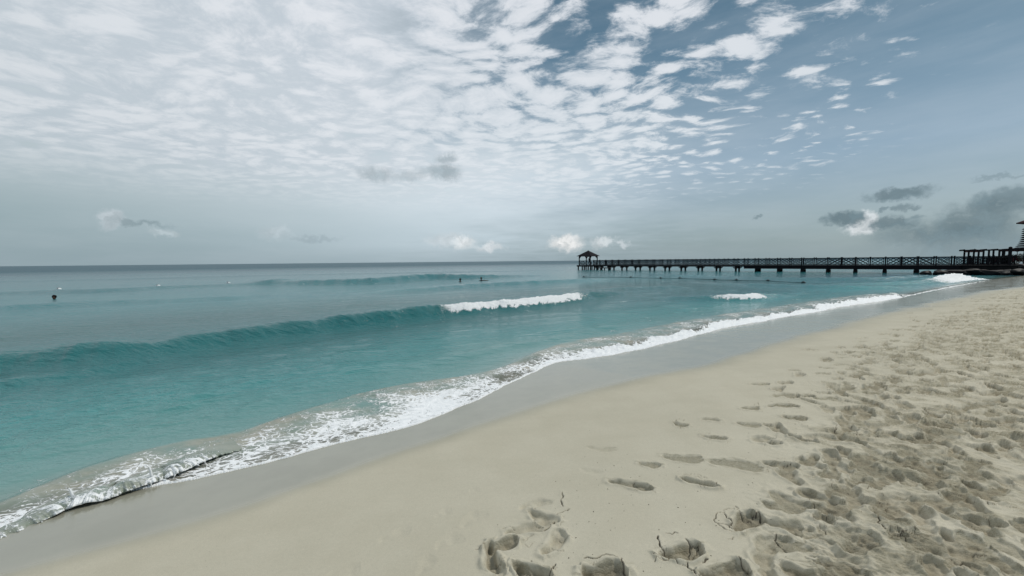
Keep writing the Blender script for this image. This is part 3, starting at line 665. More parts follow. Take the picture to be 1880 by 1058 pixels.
# ------------------------------------------------------------------ the small breaker tipping over at the water's edge
L_px = [(-160, 1030, .3), (-60, 985, .45), (0, 958, .55), (60, 936, .6), (130, 906, .9), (160, 900, 1), (200, 892, 1), (240, 879, 1), (270, 866, 1), (330, 848, .9), (360, 832, .55), (400, 815, .2), (440, 803, .0)]
Lp = chaikin([(*at(x, y, .12)[:2], v) for x, y, v in L_px], 3)
Lp = np.array(Lp)
seg = np.r_[0, np.cumsum(np.hypot(*np.diff(Lp[:, :2], axis=0).T))]
n_s = 620
tt = np.linspace(0, seg[-1], n_s)
cx = np.interp(tt, seg, Lp[:, 0]); cy = np.interp(tt, seg, Lp[:, 1]); am = np.interp(tt, seg, Lp[:, 2])
tx = np.gradient(cx); ty = np.gradient(cy); tl = np.hypot(tx, ty); tx /= tl; ty /= tl
nxv, nyv = ty, -tx                      # towards the beach
prof = [(-.55, -.03), (-.40, .01), (-.28, .05), (-.18, .095), (-.10, .130), (-.04, .150), (.02, .158), (.07, .155), (.11, .140), (.140, .118), (.155, .092), (.150, .085), (.130, .105), (.10, .120), (.06, .118), (.03, .095), (.01, .06), (.0, .02), (.01, -.03)]
np_ = len(prof)
X = np.zeros((n_s, np_)); Y = np.zeros_like(X); Z = np.zeros_like(X); FO = np.zeros_like(X)
jag = fbm(tt * 7, tt * 0 + 1, 201, 4, .65); jag2 = fbm(tt * 22, tt * 0 + 5, 205, 3, .6); jagh = fbm(tt * 2.2, tt * 0 + 9, 207, 3, .6)
for j, (pn, pz) in enumerate(prof):
    f = min(1, max(0, (j - 3) / 7)) if j <= 10 else max(0, 1 - (j - 10) / 5)
    n = pn * (.46 + .28 * am) * (1 + .25 * jagh) + f * (.045 * jag + .022 * jag2)
    zf = pz * .62 * am * (.72 + .45 * sst(jagh, -.5, .5)) * (1 + .35 * jagh) + f * .022 * am * (jag + .8 * jag2)
    X[:, j] = cx + nxv * n; Y[:, j] = cy + nyv * n; Z[:, j] = zf + .008
    FO[:, j] = [0, .15, .30, .40, .46, .52, .56, .58, .60, .66, .80, .80, .3, .1, .0, 0, 0, 0, 0][j] * (1 + .35 * jagh)
brk_m = water_m
brk = grid_mesh('breaking_wave', X, Y, Z, np.ones(X.shape, bool), {'foam': FO * (.82 + .5 * jag[:, None] + .35 * jag2[:, None]) * np.clip(am * 1.3, 0, 1)[:, None], 'shore': np.full(X.shape, .6), 'silt': np.full(X.shape, .55)}, brk_m)
brk['kind'] = 'structure'; brk['label'] = 'small curling wave tipping over onto the wet sand'
# fingers and drops of spray thrown up by it
foam_m, N, b = new_mat('sea_foam')
fnn, _ = N.noise(N.obj(), 30, 3); N.put(b.inputs['Base Color'], N.mix(fnn, (.70, .73, .74), (.88, .89, .90))); b.inputs['Roughness'].default_value = .45
bm = bmesh.new()
def tube(bm, pts, rad, nseg=6):
    rings = []
    for k, (p, r_) in enumerate(zip(pts, rad)):
        a = Vector(pts[max(k - 1, 0)]); c_ = Vector(pts[min(k + 1, len(pts) - 1)]); d = (c_ - a).normalized()
        u = d.orthogonal().normalized(); v = d.cross(u)
        rings.append([bm.verts.new(Vector(p) + u * r_ * math.cos(2 * math.pi * q / nseg) + v * r_ * math.sin(2 * math.pi * q / nseg)) for q in range(nseg)])
    for a, c_ in zip(rings[:-1], rings[1:]):
        for q in range(nseg): bm.faces.new((a[q], a[(q + 1) % nseg], c_[(q + 1) % nseg], c_[q]))
    bm.faces.new(rings[0][::-1]); bm.faces.new(rings[-1])
def finger(i, j, l, up, fwd, side, r0):
    p = Vector((X[i, j], Y[i, j], Z[i, j])); nn = Vector((nxv[i], nyv[i], 0)); tg = Vector((tx[i], ty[i], 0))
    pts = []; rad = []
    for k in range(8):
        f = k / 7
        pts.append(p + nn * (fwd * f * l) + tg * side * l * f * f + Vector((0, 0, up * l * f - .55 * l * f * f)) + Vector((random.gauss(0, .002), random.gauss(0, .002), random.gauss(0, .002))))
        rad.append(r0 * (1 - f) ** .8 + (.0022 if k < 7 else .001))
    rad[-2] = r0 * .45
    tube(bm, pts, rad)
for _ in range(26):
    i = random.randrange(30, n_s - 60)
    if am[i] < .4: continue
    if random.random() < .45: finger(i, 6, random.uniform(.02, .06), random.uniform(.7, 1.4), random.uniform(-.6, .4), random.uniform(-.9, .9), random.uniform(.002, .0045))
    else: finger(i, 10, random.uniform(.015, .045), random.uniform(-.5, .1), random.uniform(.3, .8), random.uniform(-.5, .5), random.uniform(.003, .006))
def nearest(px, py, z_=.15):
    p = at(px, py, z_); return int(np.argmin(np.hypot(cx - p[0], cy - p[1])))
finger(nearest(268, 850), 6, .16, 1.35, .05, -.25, .009); finger(nearest(133, 900), 6, .13, 1.35, -.1, -.3, .008); finger(nearest(296, 850), 10, .09, .5, .9, .3, .007)
for _ in range(130):
    i = random.randrange(20, n_s - 60); h = abs(random.gauss(0, .05)); 
    p = Vector((X[i, 6], Y[i, 6], Z[i, 6] + h * am[i] + .006)) + Vector((nxv[i], nyv[i], 0)) * random.gauss(.0, .10)
    bmesh.ops.create_icosphere(bm, subdivisions=1, radius=random.uniform(.0018, .0045), matrix=Matrix.Translation(p))
me = bpy.data.meshes.new('wave_spray'); bm.to_mesh(me); bm.free(); me.materials.append(foam_m)
for p in me.polygons: p.use_smooth = True
o = bpy.data.objects.new('wave_spray', me); COL.objects.link(o); o['kind'] = 'stuff'; o['label'] = 'white fingers and drops of spray thrown up by the small breaking wave'

# ------------------------------------------------------------------ mesh kit for built things
class MB:
    def __init__(s): s.bm = bmesh.new()
    def box(s, c, size, rz=0.0, bev=0.0, taper=None):
        mat = Matrix.Translation(c) @ Matrix.Rotation(rz, 4, 'Z')
        vs_ = []
        for kz in (-1, 1):
            tp = 1 if (taper is None or kz < 0) else taper
            for kx, ky in ((-1, -1), (1, -1), (1, 1), (-1, 1)): vs_.append(s.bm.verts.new(mat @ Vector((kx * size[0] / 2 * tp, ky * size[1] / 2 * tp, kz * size[2] / 2))))
        fs = [s.bm.faces.new([vs_[i] for i in f]) for f in ((3, 2, 1, 0), (4, 5, 6, 7), (0, 1, 5, 4), (1, 2, 6, 5), (2, 3, 7, 6), (3, 0, 4, 7))]
        if bev: bmesh.ops.bevel(s.bm, geom=list({e for f in fs for e in f.edges}), offset=bev, segments=1, affect='EDGES')
        return s
    def bar(s, p, q, w, h):
        """a rectangular bar from p to q, w wide across, h deep"""
        p, q = Vector(p), Vector(q); d = (q - p).normalized(); up = Vector((0, 0, 1)) if abs(d.z) < .95 else Vector((1, 0, 0))
        u = d.cross(up).normalized(); v = u.cross(d)
        A = [s.bm.verts.new(e + u * a * w / 2 + v * b_ * h / 2) for e in (p, q) for a, b_ in ((-1, -1), (1, -1), (1, 1), (-1, 1))]
        for f in ((3, 2, 1, 0), (4, 5, 6, 7), (0, 1, 5, 4), (1, 2, 6, 5), (2, 3, 7, 6), (3, 0, 4, 7)): s.bm.faces.new([A[i] for i in f])
        return s
    def tube(s, pts, rad, n=8): tube(s.bm, [Vector(p) for p in pts], rad, n); return s
    def ball(s, c, r, sub=2, sc=(1, 1, 1)):
        bmesh.ops.create_icosphere(s.bm, subdivisions=sub, radius=r, matrix=Matrix.Translation(c) @ Matrix.Diagonal((*sc, 1))); return s
    def face(s, pts): s.bm.faces.new([s.bm.verts.new(p) for p in pts]); return s
    def build(s, name, mat, parent=None, smooth=False):
        me = bpy.data.meshes.new(name); bmesh.ops.recalc_face_normals(s.bm, faces=s.bm.faces); s.bm.to_mesh(me); s.bm.free()
        me.materials.append(mat)
        if smooth:
            for p in me.polygons: p.use_smooth = True
        o = bpy.data.objects.new(name, me); COL.objects.link(o)
        if parent is not None: o.parent = parent
        return o
def tag(o, label, cat, group=None):
    o['label'] = label; o['category'] = cat
    if group: o['group'] = group
    return o
def empty(name, loc, rz=0.0):
    o = bpy.data.objects.new(name, None); COL.objects.link(o); o.location = loc; o.rotation_euler = (0, 0, rz); o.empty_display_size = .3; return o
def simple(name, c1, c2, sc=6, ro=.7, stretch=(1, 1, 1), bump=.3):
    m, N, b = new_mat(name)
    mp = N.n.new('ShaderNodeMapping'); mp.inputs['Scale'].default_value = stretch; N.l.new(N.obj(), mp.inputs[0])
    n, _ = N.noise(mp.outputs[0], sc, 5, .6); N.put(b.inputs['Base Color'], N.mix(N.ss(n, .3, .7), c1, c2)); b.inputs['Roughness'].default_value = ro
    b.inputs['Specular IOR Level'].default_value = .12
    N.put(b.inputs['Normal'], N.bump(n, bump, .01)); return m
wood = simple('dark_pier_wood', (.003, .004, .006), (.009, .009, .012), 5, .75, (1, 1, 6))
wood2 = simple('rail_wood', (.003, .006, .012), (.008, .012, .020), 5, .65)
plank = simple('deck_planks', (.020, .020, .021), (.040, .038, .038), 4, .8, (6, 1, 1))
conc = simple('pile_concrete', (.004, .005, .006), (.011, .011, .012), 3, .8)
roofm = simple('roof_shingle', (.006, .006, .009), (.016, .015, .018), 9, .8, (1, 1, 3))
red = simple('red_canvas', (.025, .005, .008), (.045, .009, .012), 6, .85)
redroof = simple('red_roof', (.022, .005, .006), (.045, .009, .010), 6, .8)
darkgreen = simple('shrub_leaves', (.004, .008, .007), (.016, .024, .016), 12, .8)
rockm = simple('black_rock', (.002, .003, .004), (.008, .009, .010), 2.5, .6, bump=.9)
skin = simple('skin', (.06, .034, .024), (.09, .05, .036), 6, .5, bump=.05)
hairm = simple('hair', (.004, .003, .003), (.010, .008, .007), 20, .5)
cloth1 = simple('dark_cloth', (.010, .014, .024), (.02, .026, .04), 9, .9)
white_pl = simple('white_float', (.72, .76, .76), (.82, .85, .85), 6, .4)
dark_pl = simple('dark_float', (.02, .025, .03), (.04, .045, .05), 6, .5)
ropem = simple('wet_rope', (.02, .045, .05), (.035, .06, .065), 20, .7)

# ------------------------------------------------------------------ pier
P0 = np.array([17.85, 80.5]); P1 = np.array([57.0, 42.6])
PD = (P1 - P0); PLEN = float(np.hypot(*PD)); PD = PD / PLEN
PRZ = math.atan2(PD[1], PD[0])
pier = empty('pier', (P0[0], P0[1], 0), PRZ)
tag(pier, 'long dark wooden pier with lattice railings on short piles running out over the sea', 'pier')
# local x runs from the sea end to the land, local y to the far side
HW = 1.25
ZD = 1.0
mb = MB()
k = 0
while k * .145 < PLEN:
    mb.box((k * .145 + .07, 0, ZD - .02 + .002 * (k % 3)), (.135, 2 * HW + .16, .04)); k += 1
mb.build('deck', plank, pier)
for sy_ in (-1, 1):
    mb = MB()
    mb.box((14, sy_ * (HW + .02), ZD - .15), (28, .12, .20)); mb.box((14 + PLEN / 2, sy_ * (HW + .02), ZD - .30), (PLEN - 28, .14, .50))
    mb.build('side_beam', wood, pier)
nb = 19
sp = PLEN / nb
for k in range(nb):
    xk = sp * (k + .35)
    big_p = xk > 28
    zb = ZD - (.55 if big_p else .27)
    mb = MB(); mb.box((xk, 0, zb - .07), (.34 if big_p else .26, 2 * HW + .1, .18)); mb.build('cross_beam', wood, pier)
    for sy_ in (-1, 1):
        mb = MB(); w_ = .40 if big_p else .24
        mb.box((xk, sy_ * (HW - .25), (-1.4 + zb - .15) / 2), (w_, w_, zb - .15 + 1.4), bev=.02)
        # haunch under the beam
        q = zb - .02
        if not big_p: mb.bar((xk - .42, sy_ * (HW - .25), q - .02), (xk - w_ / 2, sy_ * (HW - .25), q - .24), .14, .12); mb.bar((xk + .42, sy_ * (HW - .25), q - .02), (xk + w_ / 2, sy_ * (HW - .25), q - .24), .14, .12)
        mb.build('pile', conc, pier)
# railings: posts with square lattice panels and narrow slots
npan = 37
ps = (PLEN - .6) / npan
def panel_mesh(kind):
    mb = MB(); w = ps - .12; z0, z1 = .10, .86
    mb.box((0, 0, z1 + .03), (w, .05, .06)); mb.box((0, 0, z0 - .025), (w, .05, .05))
    if kind == 0:                                   # diamond lattice between two uprights
        wi = w * .80; nx_ = 1; cw = wi / nx_; tk = .05
        for i in range(nx_):
            a = -wi / 2 + i * cw
            mb.bar((a, -.012, z0), (a + cw, -.012, z1), .065, .07); mb.bar((a, .012, z1), (a + cw, .012, z0), .065, .07)
            zm = (z0 + z1) / 2
            mb.bar((a, .0, zm), (a + cw / 2, .0, z1), tk, .055); mb.bar((a + cw / 2, .0, z1), (a + cw, .0, zm), tk, .055)
            mb.bar((a, .0, zm), (a + cw / 2, .0, z0), tk, .055); mb.bar((a + cw / 2, .0, z0), (a + cw, .0, zm), tk, .055)
        for a in (-wi / 2 - .02, wi / 2 + .02): mb.bar((a, 0, z0), (a, 0, z1), .045, .05)
    else:
        mb.bar((-w / 2, -.012, z0), (w / 2, -.012, z1), .026, .06); mb.bar((-w / 2, .012, z1), (w / 2, .012, z0), .026, .06)
        for a in (-w / 3, 0, w / 3): mb.bar((a, 0.03, z0), (a, 0.03, z1), .03, .04)
    return mb
pan0 = None; post0 = None
for sy_ in (-1, 1):
    for k in range(npan + 1):
        xk = .35 + k * ps
        if post0 is None:
            mb = MB(); mb.box((0, 0, .54), (.12, .12, 1.08), bev=.008); mb.box((0, 0, 1.10), (.16, .16, .04)); o = post0 = mb.build('railing_post', wood, pier)
        else:
            o = post0.copy(); COL.objects.link(o); o.parent = pier
        o.location = (xk, sy_ * HW * .96, ZD)
        if k < npan:
            if pan0 is None: o = pan0 = panel_mesh(0).build('railing_panel', wood2, pier)
            else: o = pan0.copy(); COL.objects.link(o); o.parent = pier
            o.location = (xk + ps / 2, sy_ * HW * .96, ZD)
for sy_ in (-1, 1):
    mb = MB(); mb.box((PLEN / 2, sy_ * HW * .96, ZD + .99), (PLEN - .6, .17, .10)); mb.build('handrail', wood2, pier)
# a lower landing and stair beside the sea end
mb = MB()
for k in range(16): mb.box((2.0 + k * .22, -HW - 1.0, .52 + .002 * (k % 2)), (.20, 1.6, .05))
mb.box((3.65, -HW - 1.78, .44), (3.7, .10, .14))
mb.build('landing', plank, pier)
for xk in (2.1, 3.0, 3.9, 4.8, 5.2):
    mb = MB(); mb.box((xk, -HW - 1.6, -.45), (.15, .15, 1.85)); mb.build('landing_pile', conc, pier)
mb = MB()
for k in range(3): mb.box((5.6 + .0 * k, -HW - .35 - k * .22, .92 - k * .12), (.9, .24, .05))
mb.build('step', plank, pier)

# gazebo on its own platform at the sea end, square to the pier
GC = P0 - PD * 1.75
gz = empty('gazebo', (GC[0], GC[1], 0), PRZ)
tag(gz, 'small open gazebo with a pointed dark roof at the sea end of the pier', 'gazebo')
a = 1.62
mb = MB()
for k in range(24): mb.box((-a - .08 + k * .15, 0, ZD - .03 + .002 * (k % 2)), (.14, 2 * a + .3, .05))
mb.build('floor_deck', plank, gz)
mb = MB()
for sgn in (-1, 1): mb.box((0, sgn * (a + .10), ZD - .19), (2 * a + .3, .12, .26)); mb.box((sgn * (a + .10), 0, ZD - .19), (.12, 2 * a + .06, .26))
mb.build('platform_beam', wood, gz)
for ax in (-1, 0, 1):
    for ay in (-1, 0, 1):
        mb = MB(); mb.box((ax * (a - .1), ay * (a - .1), -.3), (.2, .2, 2.3)); mb.build('pile', conc, gz)
for ax in (-1, 1):
    for ay in (-1, 1):
        mb = MB(); mb.box((ax * 1.38, ay * 1.38, ZD + .99), (.17, .17, 1.98), bev=.01)
        mb.build('corner_post', wood, gz)
        mb = MB()
        for q in (0, 1):
            e = Vector((-ax, 0, 0)) if q else Vector((0, -ay, 0)); c0 = Vector((ax * 1.38, ay * 1.38, 0))
            for r_ in range(5):
                t0, t1 = r_ / 5, (r_ + 1) / 5
                f0 = c0 + e * (.08 + .50 * t0) + Vector((0, 0, ZD + 1.52 + .42 * math.sin(t0 * math.pi / 2))); f1 = c0 + e * (.08 + .50 * t1) + Vector((0, 0, ZD + 1.52 + .42 * math.sin(t1 * math.pi / 2)))
                mb.bar(f0, f1, .08, .16)
        mb.build('curved_bracket', wood, gz)
mb = MB()
for sgn in (-1, 1): mb.box((0, sgn * 1.38, ZD + 1.95), (2.9, .13, .16)); mb.box((sgn * 1.38, 0, ZD + 1.951), (.13, 2.63, .16))
mb.build('ring_beam', wood, gz)
mb = MB(); e_, zt, zb_ = 1.80, 4.12, 2.92
ap = (0, 0, zt); cs_ = [(-e_, -e_), (e_, -e_), (e_, e_), (-e_, e_)]
nst = 9
for k in range(nst):                                   # overlapping courses of shingle
    f0, f1 = k / nst, (k + 1) / nst
    r0, r1 = e_ * (1 - f0), e_ * (1 - f1) * .985; z0, z1 = zb_ + (zt - zb_) * f0, zb_ + (zt - zb_) * f1
    lo = [mb.bm.verts.new((math.copysign(r0, x), math.copysign(r0, y), z0 + .035)) for x, y in cs_]; hi = [mb.bm.verts.new((math.copysign(max(r1, .01), x), math.copysign(max(r1, .01), y), z1 + .02)) for x, y in cs_]
    bo = [mb.bm.verts.new((math.copysign(r0, x), math.copysign(r0, y), z0 - .01)) for x, y in cs_]
    for i in range(4):
        j = (i + 1) % 4; mb.bm.faces.new((lo[i], lo[j], hi[j], hi[i])); mb.bm.faces.new((bo[i], bo[j], lo[j], lo[i]))
mb.face([(-e_, -e_, zb_ - .01), (-e_, e_, zb_ - .01), (e_, e_, zb_ - .01), (e_, -e_, zb_ - .01)])
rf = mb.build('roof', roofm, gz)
mb = MB(); mb.ball((0, 0, zt + .03), .06); mb.build('finial', roofm, rf, True)
def rail_between(p, q, parent, nx_=3, name='railing_panel', top=.98):
    mb = MB(); p = Vector((*p, ZD)); q = Vector((*q, ZD)); d = q - p; up = Vector((0, 0, 1))
    mb.bar(p + up * top, q + up * top, .12, .06); mb.bar(p + up * .86, q + up * .86, .05, .05); mb.bar(p + up * .10, q + up * .10, .05, .05)
    for i in range(nx_):
        A, B = p + d * i / nx_, p + d * (i + 1) / nx_
        mb.bar(A + up * .1, B + up * .86, .03, .05); mb.bar(A + up * .862, B + up * .102, .03, .05); mb.bar(B + up * .1, B + up * .86, .04, .045)
        M_ = (A + B) / 2; mb.bar(M_ + up * .1, M_ + up * .48, .028, .04)
    mb.build(name, wood2, parent)
rail_between((-1.30, -1.38), (1.30, -1.38), gz, 3); rail_between((-1.30, 1.38), (1.30, 1.38), gz, 3); rail_between((-1.38, -1.30), (-1.38, 1.30), gz, 3)
rail_between((1.38, -1.30), (1.38, -.95), gz, 1); rail_between((1.38, .95), (1.38, 1.30), gz, 1)

# pergola over the land end
PL = P1 - PD * 3.75
pg = empty('pergola', (PL[0], PL[1], 0), PRZ)
tag(pg, 'dark open pergola of posts and flat beams at the land end of the pier', 'pergola')
LP = 3.35
for sy_ in (-1, 1):
    for k in range(5):
        mb = MB(); xk = .15 + k * (LP - .4) / 4
        h_ = 1.70 if k < 4 or sy_ > 0 else 1.86
        mb.box((xk, sy_ * 1.5, ZD + h_ / 2 - .3), (.15 if k < 4 else .24, .15 if k < 4 else .24, h_ + .6), bev=.01)
        p_ = mb.build('post', wood, pg)
        if k == 4 and sy_ < 0:
            mb = MB(); mb.ball((xk, sy_ * 1.5, ZD + 1.93), .15); mb.build('ball_finial', wood, p_, True)
    mb = MB(); mb.box((LP / 2 + .9, sy_ * 1.5, ZD + 1.74), (LP + 2.4, .10, .13)); mb.build('long_beam', wood, pg)
for k in range(8):
    mb = MB(); mb.box((-.2 + k * .8, 0, ZD + 1.835), (.07, 3.5, .06)); mb.build('cross_slat', wood, pg)
for sy_ in (-1, 1):
    mb = MB(); mb.box((LP / 2, sy_ * 1.5, ZD + .86), (LP, .10, .07)); mb.box((LP / 2, sy_ * 1.5, ZD + .12), (LP, .08, .07))
    for k in range(22): mb.bar((.1 + k * LP / 22, sy_ * 1.5, ZD + .12), (.1 + k * LP / 22, sy_ * 1.5, ZD + .84), .07, .04)
    mb.build('balustrade', wood, pg)
# the solid quay the pergola stands on
q = empty('quay', (PL[0], PL[1], 0), PRZ); tag(q, 'dark solid quay wall carrying the pergola where the pier meets the beach', 'quay')
mb = MB(); mb.box((LP / 2, 0, .10), (LP + .5, 3.6, 1.72), bev=.03); mb.build('quay_wall', conc, q)
mb = MB(); mb.box((LP / 2, 0, ZD - .01), (LP + .7, 3.8, .09), bev=.01); mb.build('coping', plank, q)

# ------------------------------------------------------------------ boulders round the quay
def boulder(x, y, z_, r, sc, seed, label):
    bm = bmesh.new(); bmesh.ops.create_icosphere(bm, subdivisions=4, radius=1)
    rr = random.Random(seed); planes = [(Vector((rr.gauss(0, 1), rr.gauss(0, 1), rr.gauss(0, 1))).normalized(), rr.uniform(.55, .9)) for _ in range(9)]
    for v in bm.verts:
        n = v.co.normalized(); 
        for pn, d in planes:
            e = v.co.dot(pn) - d
            if e > 0: v.co -= pn * e * .85
        v.co += n * .05 * math.sin(7 * n.x + seed) * math.cos(6 * n.y + n.z * 5)
        v.co = Vector((v.co.x * sc[0], v.co.y * sc[1], v.co.z * sc[2])) * r
    me = bpy.data.meshes.new('boulder'); bm.to_mesh(me); bm.free(); me.materials.append(rockm)
    for p in me.polygons: p.use_smooth = True
    o = bpy.data.objects.new('boulder', me); COL.objects.link(o); o.location = (x, y, z_); o.rotation_euler = (0, 0, rr.uniform(0, 6))
    tag(o, label, 'rock', 'black rocks at the foot of the quay'); return o
bl = [(1700, 502, 42.5, .45), (1728, 502, 42.0, .55), (1756, 501, 41.5, .6), (1782, 501, 41.0, .62), (1806, 502, 40.6, .55), (1828, 501, 40.6, .5), (1846, 502, 40.2, .6), (1866, 500, 40.0, .55), (1884, 500, 40.0, .6), (1850, 492, 43.5, .6), (1872, 491, 44, .55), (1892, 492, 44, .6), (1832, 493, 43, .5)]
where = ['black wave-washed rock farthest out to sea in the row under the quay', 'black rock second from the sea end of the row at the quay', 'low black rock below the first post of the pergola', 'broad black rock below the middle of the pergola', 'black rock in the water below the right half of the pergola', 'black rock below the ball-topped pergola post', 'rounded black rock just beyond the ball-topped post', 'flat black rock on the wet sand below the sand mound', 'black rock at the edge of the picture beside the wet sand', 'black rock in the upper row against the end of the quay', 'black rock in the upper row under the pale sand mound', 'black rock of the upper row at the edge of the picture', 'small black rock tucked against the quay corner']
for k, (px, py, d, r_) in enumerate(bl):
    p = atd(px, py, d); boulder(p[0], p[1], max(p[2], .0), r_ * 1.25, (1.7, 1.0, .6), k + 3, where[k])

# ------------------------------------------------------------------ parasols, loungers, shrub, hedge and the look-out by the beach
def parasol(px, py, d, r_, pole, label, mat=red, drop=.16):
    p = atd(px, py, d); zt_ = p[2]; g = min(sz_at(p[0], p[1]), zt_ - .8)
    o = empty('parasol', (p[0], p[1], g)); tag(o, label, 'parasol', 'parasols on the beach by the pier')
    mb = MB(); n = 8; h = zt_ - g
    top = mb.bm.verts.new((0, 0, h + .34)); rg = []
    for j in range(1, 5):
        f = j / 4; rg.append([mb.bm.verts.new((r_ * f * math.cos(i * math.pi / 8) * (1 if i % 2 == 0 else .94), r_ * f * math.sin(i * math.pi / 8) * (1 if i % 2 == 0 else .94), h + .34 * (1 - f ** 1.3))) for i in range(16)])
    for i in range(16):
        mb.bm.faces.new((top, rg[0][i], rg[0][(i + 1) % 16]))
        for j in range(3): mb.bm.faces.new((rg[j][i], rg[j + 1][i], rg[j + 1][(i + 1) % 16], rg[j][(i + 1) % 16]))
    vl = [mb.bm.verts.new((v.co.x, v.co.y, v.co.z - drop)) for v in rg[3]]
    for i in range(16): mb.bm.faces.new((rg[3][i], vl[i], vl[(i + 1) % 16], rg[3][(i + 1) % 16]))
    mb.build('canopy', mat, o)
    mb = MB(); mb.tube([(0, 0, -.2), (0, 0, h + .42)], [.03, .03]); mb.build('pole', wood, o)
    mb = MB()
    for i in range(8):
        a_ = i * math.pi / 4; mb.bar((0, 0, h - .25), (r_ * .55 * math.cos(a_), r_ * .55 * math.sin(a_), h + .17), .02, .02)
    mb.build('ribs', wood, o)
    return o
parasol(1868, 459.5, 52, 1.55, 2, 'wide dark red parasol just beyond the ball-topped pergola post')
parasol(1789, 461.5, 62, 1.0, 2, 'small dark parasol seen through the posts of the pergola')
parasol(1908, 459, 54, 1.5, 2, 'dark red parasol at the edge of the picture beside the striped tower')
def lounger(px, py, d, label, rz):
    p = atd(px, py, d); o = empty('sun_lounger', (p[0], p[1], sz_at(p[0], p[1])), rz); tag(o, label, 'sun lounger', 'red sun loungers on the sand mound')
    mb = MB(); mb.box((0, 0, .32), (1.25, .62, .09), bev=.03); mb.build('seat', red, o)
    mb = MB(); mb.bar((.6, 0, .34), (1.12, 0, .82), .62, .08); mb.build('backrest', red, o)
    for ax in (-.5, .5):
        for ay in (-.26, .26):
            mb = MB(); mb.box((ax, ay, .13), (.05, .05, .34)); mb.build('leg', wood, o)
    return o
for k, (px, d, l) in enumerate([(1852, 50, 'dark red sun lounger nearest the ball-topped post'), (1862, 51.5, 'dark red sun lounger in the middle under the wide parasol'), (1871, 50, 'dark red sun lounger on the mound at the foot of the striped tower'), (1843, 52.5, 'dark red sun lounger half behind the dark round shrub')]):
    lounger(px, 480.5, d, l, R(20 + 25 * k))
def leafy(name, c, rad, n, mat, label, cat, seed, group=None, trunk=True, stuff=False):
    rr = random.Random(seed); o = empty(name, (c[0], c[1], c[2])); tag(o, label, cat, group)
    mb = MB()
    for _ in range(n):
        v = Vector((rr.gauss(0, 1), rr.gauss(0, 1), rr.gauss(0, 1))).normalized() * (rr.random() ** .4)
        w = 1 + .25 * math.sin(5 * v.x + seed) * math.cos(4 * v.z)
        p = Vector((v.x * rad[0] * w, v.y * rad[1] * w, rad[2] * 1.0 + v.z * rad[2] * w))
        u = Vector((rr.gauss(0, 1), rr.gauss(0, 1), rr.gauss(0, 1))).normalized(); t = u.orthogonal().normalized(); l = rr.uniform(.06, .15)
        mb.face([p - u * l, p + t * l * .4, p + u * l, p - t * l * .4])
    mb.build('foliage', mat, o)
    mb = MB()
    for k in range(5):
        a_ = k * 1.3; mb.tube([(0, 0, -.2), (.12 * math.cos(a_), .12 * math.sin(a_), rad[2] * .5), (.5 * rad[0] * math.cos(a_), .5 * rad[1] * math.sin(a_), rad[2] * 1.1)], [.05, .035, .012], 5)
    mb.build('stems', wood, o)
    return o
p = atd(1846, 484, 43.5); leafy('shrub', p, (.42, .42, .48), 900, darkgreen, 'dark round shrub at the end of the quay beside the ball-topped post', 'shrub', 3)
for k, (px, py, d, r_, l) in enumerate([(1850, 471, 75, 2.2, 'low dark bush on the far shore just right of the ball-topped post'), (1868, 470, 74, 2.0, 'low dark bush on the far shore behind the wide red parasol'), (1890, 470, 76, 2.6, 'low dark bush on the far shore at the edge of the picture'), (1828, 474, 80, 1.6, 'low dark bush on the far shore seen through the pergola')]):
    p = atd(px, py, d); leafy('far_bush', (p[0], p[1], p[2] - r_ * .55), (r_, r_ * .8, r_ * .36), 1500, darkgreen, l, 'bush', k + 9, 'dark bushes on the far shore')
# striped tapering tower with a red roof, most of it beyond the frame
p = atd(1943, 470, 48); tw = empty('lookout_tower', (p[0], p[1], 1.0)); tag(tw, 'tapering lookout of dark slats under a red pointed roof at the picture edge', 'tower')
H = 6.4
mb = MB()
for k in range(10):
    z0 = 2.0 + k * .28; n = 28
    r0 = 2.88 + .62 * math.exp(-(z0 - 2.0) / .8)
    lo = [mb.bm.verts.new((r0 * 1.02 * math.cos(i * 2 * math.pi / n), r0 * 1.02 * math.sin(i * 2 * math.pi / n), z0)) for i in range(n)]; hi = [mb.bm.verts.new((r0 * .95 * math.cos(i * 2 * math.pi / n), r0 * .95 * math.sin(i * 2 * math.pi / n), z0 + .16)) for i in range(n)]
    inn = [mb.bm.verts.new((r0 * .93 * math.cos(i * 2 * math.pi / n), r0 * .93 * math.sin(i * 2 * math.pi / n), z0 + .02)) for i in range(n)]
    for i in range(n):
        j = (i + 1) % n; mb.bm.faces.new((lo[i], lo[j], hi[j], hi[i])); mb.bm.faces.new((inn[i], inn[j], lo[j], lo[i])); mb.bm.faces.new((hi[i], hi[j], inn[j], inn[i]))
mb.build('slatted_skirt', wood, tw)
for k in range(4):
    mb = MB(); a_ = k * math.pi / 2 + .5; mb.box((2.55 * math.cos(a_), 2.55 * math.sin(a_), 2.5), (.18, .18, 5.8)); mb.build('leg', wood, tw)
mb = MB(); mb.tube([(0, 0, 4.2), (0, 0, 4.35)], [2.75, 2.75], 20); mb.build('platform', wood, tw)
mb = MB()
ez = 5.40; er = 3.5; n = 8
tp = mb.bm.verts.new((0, 0, ez + 1.7)); rg = [mb.bm.verts.new((er * math.cos(i * math.pi / 4 + R(135 + 45)), er * math.sin(i * math.pi / 4 + R(180)), ez)) for i in range(8)]; r2_ = [mb.bm.verts.new((v.co.x * .99, v.co.y * .99, ez - .12)) for v in rg]
for i in range(8): mb.bm.faces.new((tp, rg[i], rg[(i + 1) % 8])); mb.bm.faces.new((rg[i], r2_[i], r2_[(i + 1) % 8], rg[(i + 1) % 8]))
mb.bm.faces.new(r2_[::-1]); mb.build('roof', redroof, tw)

